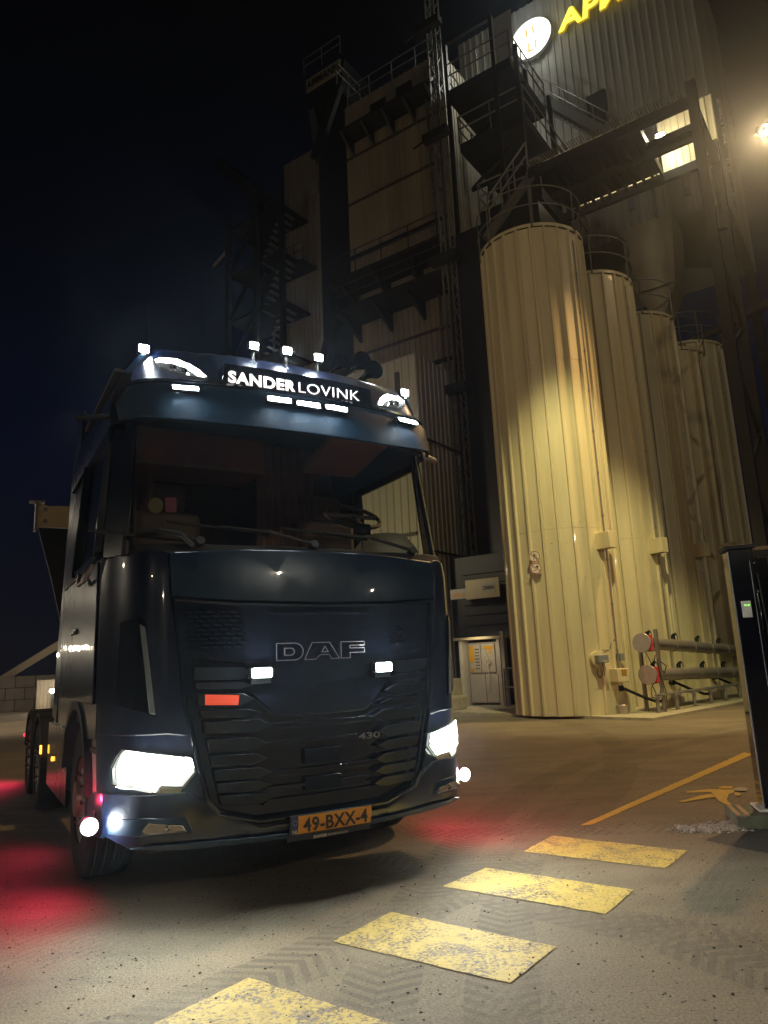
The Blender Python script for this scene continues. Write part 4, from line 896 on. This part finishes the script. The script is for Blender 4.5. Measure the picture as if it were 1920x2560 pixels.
for z, h in ((.98, .03), (.88, .02), (.71, .03), (.63, .02), (.555, .03)):
    part('grille_slat', fplate([(-.36, z+h/2), (.36, z+h/2), (.40, z-h/2), (-.40, z-h/2)], .012, .03), 'gloss', gr, bevel=.003)
for z0, z1 in ((.742, .832), (.59, .672)):
    part('radar_cover', fplate([(-.128, z0), (.10, z0), (.112, z1), (-.132, z1)], .002, .03), 'slat', gr, bevel=.006)
# maker's letters drawn as thin bright edges
g = G()
def outline(pts, closed=True):
    pp = pts+pts[:1] if closed else pts
    for a, b in zip(pp[:-1], pp[1:]): g.cyl(nose(a[0], a[1], -.006), nose(b[0], b[1], -.006), .0020, n=6)
zt, zb_ = 1.464, 1.362
arc = lambda cx_, cz, rx, rz, a0, a1, n=7: [(cx_+rx*math.cos(R(a0+(a1-a0)*k/n)), cz+rz*math.sin(R(a0+(a1-a0)*k/n))) for k in range(n+1)]
outline([(-.307, zb_), (-.307, zt)]+arc(-.19, 1.413, .055, .051, 90, -90))
outline([(-.255, 1.392), (-.255, 1.434)]+arc(-.215, 1.413, .022, .021, 90, -90))
outline([(-.125, zb_), (-.075, zt), (.045, zt), (.112, zb_), (.055, zb_), (.042, 1.388), (-.02, 1.388), (-.055, zb_)])
outline([(-.01, 1.405), (.035, 1.405), (.012, 1.44)])
outline([(.125, zb_), (.125, zt), (.298, zt), (.298, 1.441), (.19, 1.441), (.19, 1.424), (.298, 1.424), (.298, 1.396), (.19, 1.396), (.19, zb_)])
part('maker_letters', g, 'edge', gr)
g = text_geo('430', .052, lambda x, y, z: nose(.231+x, .858+y, -.004-z), .004, .001, 0, .16); part('power_badge', g, 'chrome', gr, smooth=0)
for s in (-1, 1):
    Q = [(.355, 1.262), (.475, 1.262), (.482, 1.27), (.482, 1.318), (.475, 1.327), (.355, 1.327), (.348, 1.318), (.348, 1.27)]; Q = [(x*s, z) for x, z in Q]
    gl = part('grille_lamp', fplate(Q, -.055, .05), 'matt', bevel=.004)
    Q2 = [(s*.415+(x-s*.415)*.82, 1.295+(z-1.295)*.78) for x, z in Q]
    part('lamp_face', fplate(Q2, -.062, .008), 'lampwhite', gl)
    g = G(); g.beam(nose(s*.415-.06, 1.245, -.03), nose(s*.415+.06, 1.247, -.03), .01, .03); part('lamp_bracket', g, 'chrome', gl)
# number plate
np_ = part('number_plate', fplate([(-.255, .362), (.285, .362), (.285, .474), (-.255, .474)], -.05, .012), 'plateblack', bevel=.003)
part('plate_face', fplate([(-.205, .368), (.279, .368), (.279, .468), (-.205, .468)], -.0535, .004), 'orangeplate', np_)
part('plate_band', fplate([(-.249, .368), (-.207, .368), (-.207, .468), (-.249, .468)], -.0535, .004), 'plateblue', np_)
def platemap(x0, z0, off): return lambda x, y, z: (x0+x, FY(x0+x, .42, 'body', off)-z, z0+y)
g = text_geo('49-BXX-4', .104, platemap(-.178, .382, -.056), .003, .0022, 0, .425, 1.05); part('plate_characters', g, 'plateblack', np_, smooth=0)
g = text_geo('NL', .030, platemap(-.245, .376, -.056), .002, .001, 0, .034)
for k in range(12): a = R(30*k); p = (-.228+.013*math.cos(a), 0, .435+.013*math.sin(a)); g.cyl((p[0], FY(p[0], .42, 'body', -.0555), p[2]), (p[0], FY(p[0], .42, 'body', -.053), p[2]), .0016, n=5)
part('country_letters', g, 'platewhite', np_, smooth=0)
part('plate_holder', fplate([(-.258, .325), (.288, .325), (.288, .360), (-.258, .360)], -.046, .012), 'plateblack', bevel=.003)
g = text_geo('BAKKER', .022, platemap(-.115, .337, -.05), .002, .0011, .25, .088); g2 = text_geo('BEDRIJFSWAGENS', .018, platemap(-.022, .338, -.05), .002, 0, .25, .135); g.add(g2.V, g2.F)
part('dealer_letters', g, 'platewhite', np_, smooth=0)

# windscreen area
part('windscreen', fplate([(-1.13, 2.075), (-.7, 2.06), (0, 2.055), (.7, 2.06), (1.13, 2.075), (1.10, 2.93), (-1.10, 2.93)], 0, .008, 'screen', dx=.06), 'glass', smooth=60)
part('windscreen_base', fplate([(-1.16, 2.0), (-.5, 2.0), (.5, 2.0), (1.16, 2.0), (1.15, 2.085), (.7, 2.078), (0, 2.072), (-.7, 2.078), (-1.15, 2.085)], -.035, .1, 'screen', dx=.06), 'matt', bevel=.01)
for s in (-1, 1):
    g = G(); g.prism([(s*1.13, FY(1.13, 2.05, 'screen'), 2.03), (s*1.245, .60, 2.03), (s*1.19, .62, 2.95), (s*1.09, FY(1.09, 2.95, 'screen'), 2.95)], (-s*.03, .03, 0)); part('front_pillar', g, 'gloss', bevel=.01)
g = G()
for x0, x1, z1 in ((-.62, -.02, 2.20), (.08, .78, 2.19), (-1.05, -.75, 2.14)):
    a = Vector(nose(x1, 2.10, -.05, 'screen')); b = Vector(nose(x0, z1, -.035, 'screen')); mid = Vector(nose((x0+x1)/2, (2.10+z1)/2+.02, -.06, 'screen'))
    g.beam(a, mid, .022, .016); g.beam(mid, b, .016, .012)
    g.cyl(a+Vector((0, .03, -.02)), a+Vector((0, -.02, 0)), .028, n=12); part('wiper', g, 'matt'); g = G()
    c = Vector(nose(x0+.0, z1, -.03, 'screen')); g.beam(c+Vector((-.32, .01, .015)), c+Vector((.33, .02, -.03)), .02, .015); part('wiper_blade', g, 'rubber'); g = G()
g = G(); disc(g, .042, 0, .002, 24); 
for v in range(len(g.V)): x, y, z = g.V[v]; X, Z = x-.985, z*1.25+2.335; g.V[v] = (X, FY(X, Z, 'screen', -.004)+y, Z)
part('round_sticker', g, 'stickery')
part('red_sticker', fplate([(-.93, 2.29), (-.865, 2.29), (-.865, 2.39), (-.93, 2.39)], -.004, .002, 'screen'), 'stickerr')
g = G(); g.tube([nose(-1.13, 2.14, -.06, 'screen'), nose(-1.0, 2.15, -.12, 'screen'), nose(-.88, 2.12, -.14, 'screen'), nose(-.80, 2.06, -.08, 'screen')], .016, 10); g.cyl(nose(-1.15, 2.02, -.05, 'screen'), nose(-1.14, 2.17, -.05, 'screen'), .028, n=12)
part('corner_grab_rail', g, 'darksteel')
# cab sides
def sxx(z): return 1.25-max(0, z-2.05)*.065
def splate(s, poly, off=0, th=.03, g=None):
    g = g or G(); V = [(s*(sxx(z)+off), y, z) for y, z in poly]; return g.prism(V, (-s*th, 0, 0))
arch = [(1.4+.62*math.cos(R(a)), .5+.62*math.sin(R(a))) for a in range(40, 141, 10)]
for s in (-1, 1):
    part('cab_side', splate(s, [(2.58, .95), (2.58, 2.04), (.52, 2.04), (.52, .95), (.88, .93)]+arch[::-1]+[(1.95, .95)], 0, .05), 'paintd', bevel=.006)
    part('cab_side_upper', splate(s, [(1.78, 2.05), (2.58, 2.05), (2.58, 2.94), (1.78, 2.94)], 0, .04), 'paintd', bevel=.006)
    dr = part('door', splate(s, [(.60, 1.15), (1.70, 1.15), (1.70, 2.02), (.60, 2.02)], .014, .014), 'paintd', bevel=.006)
    g = G(); g.beam((s*1.262, .60, 2.06), (s*1.262, 1.75, 2.06), .03, .05); g.beam((s*(sxx(2.9)+.01), .66, 2.91), (s*(sxx(2.9)+.01), 1.75, 2.91), .03, .06); g.beam((s*1.26, 1.72, 2.05), (s*1.20, 1.72, 2.93), .06, .05); g.beam((s*1.26, .63, 2.05), (s*1.19, .67, 2.93), .06, .05); part('window_frame', g, 'gloss', dr)
    part('window', splate(s, [(.64, 2.07), (1.72, 2.07), (1.72, 2.89), (.66, 2.89)], 0, .006), 'sideglass', dr)
    g = G(); g.box(min(s*1.262, s*1.285), max(s*1.262, s*1.285), 1.45, 1.65, 1.62, 1.66); part('handle', g, 'chrome', dr, bevel=.006)
    g = G(); g.tube([(s*1.29, .62, 2.0), (s*1.31, .75, 1.93), (s*1.31, 1.1, 1.93), (s*1.29, 1.25, 2.02)], .014, 8); part('grab_handle', g, 'galv')
    g = G()
    for a0, a1 in zip(range(15, 160, 12), range(27, 172, 12)):
        ca, sa, cb_, sb_ = math.cos(R(a0)), math.sin(R(a0)), math.cos(R(a1)), math.sin(R(a1))
        g.prism([(s*1.265, 1.4+.60*ca, .5+.60*sa), (s*1.265, 1.4+.66*ca, .5+.66*sa), (s*1.265, 1.4+.66*cb_, .5+.66*sb_), (s*1.265, 1.4+.60*cb_, .5+.60*sb_)], (-s*.32, 0, 0))
    part('wheel_arch', g, 'matt')
    part('collar_panel', splate(s, [(2.6, .95), (2.95, 1.0), (2.95, 3.2), (2.75, 3.72), (2.6, 3.72)], .01, .03), 'paintd', bevel=.006)
    g = G(); g.box(min(s*.78, s*1.2), max(s*.78, s*1.2), 2.15, 3.55, .42, .98); part('fuel_tank', g, 'steel' if s > 0 else 'darksteel', bevel=.08)
    g = G(); g.box(min(s*1.205, s*1.22), max(s*1.205, s*1.22), 2.1, 3.6, .35, .92); part('side_skirt', g, 'paintd', bevel=.01)
    for yy in (4.45, 5.65):
        g = G(); prev = None
        for a0 in range(10, 170, 12):
            a1 = a0+12; q = [(.50, a0), (.53, a0), (.53, a1), (.50, a1)]
            g.prism([(s*1.25, yy+r_*math.cos(R(a)), .44+r_*math.sin(R(a))) for r_, a in q], (-s*.62, 0, 0))
        part('rear_fender', g, 'matt', bevel=.0)
        if yy < 5: g = G(); g.box(min(s*1.245, s*1.262), max(s*1.245, s*1.262), yy-.56, yy-.52, .60, .68); part('amber_marker', g, 'amber')
    g = G(); g.cyl((s*1.222, 3.1, .62), (s*1.234, 3.1, .62), .02, n=10); part('amber_marker', g, 'amber')
# roof shell
rows_ = []; outl = [(-1.22, 2.93), (-1.225, 3.05), (-1.19, 3.22), (-1.11, 3.40), (-.96, 3.50), (-.6, 3.53), (-.3, 3.545), (0, 3.55), (.3, 3.545), (.6, 3.53), (.96, 3.50), (1.11, 3.40), (1.19, 3.22), (1.225, 3.05), (1.22, 2.93)]
for t_ in (0, .04, .12, .25, .45, .7, 1.0):
    row = []
    for x, z in outl:
        y0 = FY(x, min(z, 3.55), 'visor', .03); lift = max(0, min(1, (z-3.2)/.3)); y = y0+(2.62-y0)*t_
        row.append((x, y, z+lift*.36*math.sin(t_*math.pi/2)))
    rows_.append(row)
g = G().grid(rows_); last = rows_[-1]; g.add(last, [tuple(range(len(last)))]); part('roof', g, 'paintd', smooth=50)
g = G(); g.box(-1.2, 1.2, 2.5, 2.58, 1.0, 3.1); g.box(-1.22, 1.22, .6, 2.5, 1.0, 1.06); part('cab_rear_wall', g, 'paintd')
# sun visor
VP = [(-1.185, 2.925), (-.96, 2.885), (-.6, 2.872), (0, 2.868), (.6, 2.872), (.96, 2.885), (1.185, 2.925), (1.20, 3.06), (1.12, 3.20), (.62, 3.20), (0, 3.20), (-.62, 3.20), (-1.12, 3.20), (-1.20, 3.06)]
part('sun_visor', fplate(VP, 0, .035, 'visor', dx=.05), 'visor', bevel=.008)
part('visor_lip', fplate([(-1.16, 3.165), (0, 3.175), (1.16, 3.165), (1.13, 3.195), (0, 3.20), (-1.13, 3.195)], -.03, .04, 'visor', dx=.05), 'gloss', bevel=.006)
part('roof_front', fplate([(-1.12, 3.19), (1.12, 3.19), (1.08, 3.42), (.95, 3.50), (.5, 3.545), (0, 3.55), (-.5, 3.545), (-.95, 3.50), (-1.08, 3.42)], .02, .02, 'visor', dx=.05), 'paintd', smooth=50)
g = G(); g.prism([(-.575, .25, 3.192), (.575, .25, 3.192), (.565, .25, 3.335), (.28, .25, 3.357), (-.28, .25, 3.357), (-.56, .25, 3.345)], (0, .16, 0)); ns = part('name_sign', g, 'gloss', bevel=.006)
def nm(x0, zz0, k=0): return lambda x, y, z: (x0+x, .246-z, zz0+y+k*x)
g = text_geo('SANDER', .113, nm(-.534, 3.215), .003, .0042, 0, .49, 1.08); part('name_letters', g, 'letters', ns, smooth=0)
g = text_geo('LOVINK', .110, nm(-.022, 3.220, .012), .003, -.0006, 0, .485, 1.05); part('name_letters', g, 'letters', ns, smooth=0)
for s in (-1, 1):
    Q = [(.985, 3.375), (.935, 3.408), (.84, 3.412), (.763, 3.372), (.70, 3.318), (.652, 3.246), (.74, 3.246), (.86, 3.262), (.945, 3.30)]
    Q = [(x*s, z) for x, z in Q]
    rh = part('roof_headlamp', fplate(Q, -.006, .03, 'visor', dx=.04), 'lens', bevel=.003)
    g = G()
    for a, b in zip(Q, Q[1:]+Q[:1]): g.cyl(nose(a[0], a[1], -.012, 'visor'), nose(b[0], b[1], -.012, 'visor'), .005, n=6)
    part('rim', g, 'chrome', rh)
    Q = [(.965, 3.372), (.93, 3.396), (.84, 3.400), (.768, 3.360), (.71, 3.312), (.672, 3.258), (.705, 3.262), (.75, 3.31), (.80, 3.345), (.86, 3.368), (.92, 3.370)]; Q = [(x*s, z) for x, z in Q]
    part('light_strip', fplate(Q, -.014, .008, 'visor', dx=.04), 'drl', rh)
    for cx_, cz in ((.80, 3.292), (.87, 3.315)):
        g = G(); p = Vector(nose(cx_*s, cz, -.012, 'visor')); g.lathe([(.001, .004), (.016, .0), (.022, -.012)], 16, Matrix.Translation(p) @ Matrix.Rotation(R(90), 4, 'Z')); part('projector', g, 'chrome', rh)
    Q = [(1.10, 3.10), (1.145, 3.125), (1.11, 3.13)]; Q = [(x*s, z) for x, z in Q]
    g = G(); g.beam(nose(s*1.03, 3.435, -.01, 'visor'), nose(s*1.13, 3.30, .02, 'visor'), .02, .04); part('corner_fin', g, 'paint', bevel=.006)
bars = [(-.905, -.755, 3.108), (-.298, -.142, 3.09), (-.088, .073, 3.085), (.128, .288, 3.09), (.765, .935, 3.108)]
for x0, x1, z in bars:
    g = G(); n_ = 4; b_ = part('light_bar', fplate([(x0-.01, z-.022), (x1+.01, z-.022), (x1+.01, z+.022), (x0-.01, z+.022)], -.035, .04, 'visor', dx=.05), 'matt', bevel=.003)
    part('lamp_face', fplate([(x0, z-.013), (x1, z-.013), (x1, z+.013), (x0, z+.013)], -.041, .008, 'visor', dx=.05), 'barwhite', b_)
    xm = (x0+x1)/2; p = Vector(nose(xm, z, -.14, 'visor')); light('light_bar_glow', 'AREA', tw(*p), .9, LED, tw(p.x, p.y-.35, p.z-1.0), 180, size=(.16, .05))
for x, z in ((-1.035, 3.47), (-.284, 3.60), (-.032, 3.605), (.223, 3.60), (1.025, 3.47)):
    y = FY(x, min(z-.05, 3.5), 'visor', .0)-.01
    g = G(); g.box(x-.038, x+.038, y, y+.05, z-.032, z+.032); rl_ = part('roof_lamp', g, 'matt', bevel=.006)
    g = G(); g.box(x-.030, x+.030, y-.006, y-.001, z-.024, z+.024); part('lamp_face', g, 'lampwhite', rl_, bevel=.003)
    g = G(); g.cyl((x, y+.03, z-.12), (x, y+.03, z-.03), .012, n=8); part('bracket', g, 'matt', rl_)
    light('roof_lamp_beam', 'SPOT', tw(x, y-.02, z), 4, LED, tw(x*1.3, y-3, z-2.2), 150, .7, .04)
for x, y, z, r_ in ((.86, .95, 3.88, .085), (1.0, 1.0, 3.84, .085), (.70, 1.0, 3.86, .06)):
    g = G(); g.lathe([(r_, -.06), (r_*.75, 0), (r_*.35, .09), (.022, .22), (.02, .42), (.001, .42)], 22, Matrix.Translation((x, y, z)) @ Matrix.Rotation(R(90), 4, 'Z')); part('air_horn', g, 'gloss')
g = G(); g.box(.66, 1.04, 1.15, 1.25, 3.72, 3.82); part('horn_bracket', g, 'matt')
for x in (-.9, -.45):
    g = G(); g.cyl((x, 1.0, 3.7), (x, 1.1, 4.1), .004, n=5); part('aerial', g, 'matt')
for s in (-1, 1):   # side camera arm near the roof corner
    g = G(); g.beam((s*1.22, .62, 3.0), (s*1.42, .70, 2.98), .05, .03); part('camera_arm', g, 'galv' if s > 0 else 'matt', bevel=.008)
# foot lamps
for s in (-1, 1):
    p = Vector((s*1.285, .37, .497)); g = G(); g.cyl(p+Vector((0, .0, 0)), p+Vector((0, .05, 0)), .050, n=24); fl = part('corner_lamp', g, 'matt')
    g = G(); g.cyl(p+Vector((0, -.004, 0)), p+Vector((0, 0, 0)), .043, n=24); part('lamp_face', g, 'cornerwhite', fl)
    light('corner_lamp_beam', 'POINT', tw(p.x+s*.01, p.y-.05, p.z), 5, LED, rad=.03)
    light('headlight_beam', 'SPOT', tw(s*.97, -.06, .80), 42, (1, .97, .82), tw(s*1.25, -6, -.1), 140, .5, .08)
    light('grille_lamp_beam', 'SPOT', tw(s*.415, -.13, 1.295), 4, LED, tw(s*.5, -3, .2), 150, .7, .03)
    light('step_red_glow', 'POINT', tw(s*1.31, .60, .60), 1.6, (1, .03, .10), rad=.02)
    for yy, e in ((.80, 38), (2.3, 12), (6.9, 60)):
        p = Vector((s*1.19, yy, .60)); g = G(); g.cyl(p, p+Vector((s*.02, -.012, 0)), .022, n=12); part('red_lamp', g, 'redlamp')
        light('red_lamp_glow', 'SPOT', tw(s*1.32, yy-.02, .60), e, (1, .03, .13), tw(s*2.1, yy-.1, 0), 150, .8, .03)
# wheels
def wheel(x, y, s, rr=.50, wd=.30, dual=False):
    m = Matrix.Translation((x, y, rr+.003)) @ Matrix.Rotation(0 if s > 0 else math.pi, 4, 'Z')
    h = wd/2; g = G(); g.lathe([(.28, -h), (rr*.93, -h), (rr*.985, -h+.025), (rr, -h+.05)]+[q for k in range(4) for q in ((rr, -h+.06+k*wd*.2), (rr-.012, -h+.065+k*wd*.2), (rr-.012, -h+.08+k*wd*.2), (rr, -h+.085+k*wd*.2))]+[(rr, h-.05), (rr*.985, h-.025), (rr*.93, h), (.28, h), (.28, -h)], 48, m)
    t_ = part('wheel', g, 'rubber', smooth=30)
    g = G(); g.lathe([(.285, h-.005), (.27, h-.03), (.24, h-.05), (.20, h-.02 if not dual else h-.14), (.12, h if not dual else h-.15), (.11, h+.03 if not dual else h-.06), (.001, h+.03 if not dual else h-.06)], 32, m); part('rim', g, 'steel', t_)
    g = G()
    for k in range(10): a = 2*math.pi*k/10; g.cyl(m @ Vector((h-.02, .165*math.cos(a), .165*math.sin(a))), m @ Vector((h+.015, .165*math.cos(a), .165*math.sin(a))), .014, n=6)
    part('wheel_nuts', g, 'chrome', t_)
for s in (-1, 1):
    wheel(s*1.06, 1.40, s)
    wheel(s*.94, 4.45, s, .44, .60, True); wheel(s*.94, 5.65, s, .44, .60, True)
g = G(); g.box(-.45, -.37, .3, 6.6, .62, .88); g.box(.37, .45, .3, 6.6, .62, .88); g.beam((-1.0, 1.4, .5), (1.0, 1.4, .5), .12)
for yy in (4.45, 5.85): g.beam((-.9, yy, .5), (.9, yy, .5), .16)
g.box(-.4, .4, 3.8, 4.3, .86, 1.0); part('chassis', g, 'darksteel')
g = G(); g.box(-1.0, 1.0, .25, .6, .40, 1.9); part('radiator_block', g, 'black')
# tipper headboard seen behind the cab
g = G(); g.prism([(-1.345, 4.9, 3.05), (1.345, 4.9, 3.05), (1.345, 4.9, 3.33), (-1.1, 4.9, 3.31), (-1.22, 4.9, 3.30), (-1.345, 4.9, 3.33)], (0, .06, 0)); hb = part('headboard', g, 'cream')
g = G(); g.box(-1.42, -1.26, 4.86, 5.0, 3.335, 3.355); g.box(-1.36, -1.335, 4.87, 5.0, 3.0, 3.335)
for z in (3.12, 3.26): g.cyl((-1.25, 4.88, z), (-1.25, 4.90, z), .022, n=10)
part('headboard_trim', g, 'galv', hb)
g = G(); g.prism([(-1.32, 4.92, 3.04), (-.8, 4.92, 3.04), (-.8, 4.92, 1.0), (-1.15, 4.92, 2.45)], (0, .05, 0)); g.box(-.8, .8, 4.92, 5.0, 1.0, 3.0); part('headboard_gusset', g, 'matt', hb)
# interior
light('cab_fill_light', 'POINT', tw(.45, .95, 2.5), .22, (1, .72, .5), rad=.12)  # added fill light to lift the dark cab
g = G(); g.box(-1.15, 1.15, 2.2, 2.24, 1.1, 3.4); part('sleeper_wall', g, 'interiord')
g = G(); g.box(-1.18, 1.18, .75, 2.2, 3.38, 3.40); part('headliner', g, 'interiord')
g = G(); g.box(-.95, .22, 1.55, 2.15, 2.98, 3.28); part('overhead_locker', g, 'interior', bevel=.02)
g = G(); g.box(-.95, .22, 1.53, 1.56, 2.965, 2.985); part('locker_edge', g, 'plank')
g = G(); g.prism([(.62, .95, 3.20), (1.12, .95, 3.15), (1.16, 1.7, 3.05), (.62, 1.7, 3.05)], (0, 0, .1)); part('overhead_console', g, 'interior', bevel=.03)
rows_ = [[(.2+.55*k/40, 1.75+.03*math.sin(k*1.1), z) for k in range(41)] for z in (2.2, 2.7, 3.3)]
part('curtain', G().grid(rows_), 'curtain')
rows_ = [[(-.95+.3*k/20, 1.9+.03*math.sin(k*1.1), z) for k in range(21)] for z in (2.2, 3.3)]
part('curtain', G().grid(rows_), 'curtain')
g = G(); g.prism([(-1.12, .52, 2.02), (1.12, .52, 2.02), (1.12, .52, 2.10), (.3, .30, 2.12), (-.3, .30, 2.12), (-1.12, .52, 2.10)], (0, .45, 0)); part('dashboard', g, 'dash', bevel=.02)
g = G(); g.lathe([(.001, -.2), (.16, -.17), (.25, -.06), (.27, .0), (.001, .02)], 24, Matrix.Translation((.84, .62, 2.12)) @ Matrix.Rotation(R(90), 4, 'Y') @ Matrix.Scale(1.0, 4)); part('instrument_hood', g, 'dash')
g = G(); n_ = 32; c0 = Vector((.72, .92, 2.50)); ax = Vector((0, -.55, .83)).normalized(); u_ = Vector((1, 0, 0)); v_ = ax.cross(u_)
g.tube([c0+(u_*math.cos(2*math.pi*k/n_)+v_*math.sin(2*math.pi*k/n_))*.23 for k in range(n_+1)], .017, 8); g.cyl(c0, c0-ax*.05, .07); g.beam(c0-u_*.22, c0+u_*.22, .03); g.beam(c0, c0-v_*.21, .03); part('steering_wheel', g, 'matt')
g = G(); g.box(.50, .63, .45, .47, 2.26, 2.345); g.cyl((.56, .47, 2.12), (.56, .47, 2.27), .008); part('phone_holder', g, 'gloss', bevel=.01)
for x in (-.65, .72):
    g = G(); g.box(x-.25, x+.25, 1.35, 1.5, 1.7, 2.55); g.box(x-.14, x+.14, 1.38, 1.48, 2.55, 2.78); g.box(x-.25, x+.25, .95, 1.4, 1.6, 1.75); part('seat', g, 'interiord', bevel=.05)

# ------------------------------------------------------------------ thin haze volume added for lamp halos and a faint veil
g = G(); g.box(-60, 45, -7, 75, -1, 40); hz = mesh_obj('haze', g, 'glass', smooth=0); hz.data.materials.clear()  # added box that holds the haze volume for lamp halos
hm = bpy.data.materials.new('added_haze_volume'); hm.use_nodes = True; nt = hm.node_tree; nt.nodes.clear()
ho = nt.nodes.new('ShaderNodeOutputMaterial'); hv = nt.nodes.new('ShaderNodeVolumePrincipled')
hv.inputs['Density'].default_value = .0008; hv.inputs['Color'].default_value = (.70, .82, 1, 1); hv.inputs['Anisotropy'].default_value = .88
nt.links.new(hv.outputs[0], ho.inputs['Volume']); hz.data.materials.append(hm); hz['kind'] = 'stuff'; hz['label'] = 'thin haze added to spread halos around the lamps'; hz['category'] = 'haze'
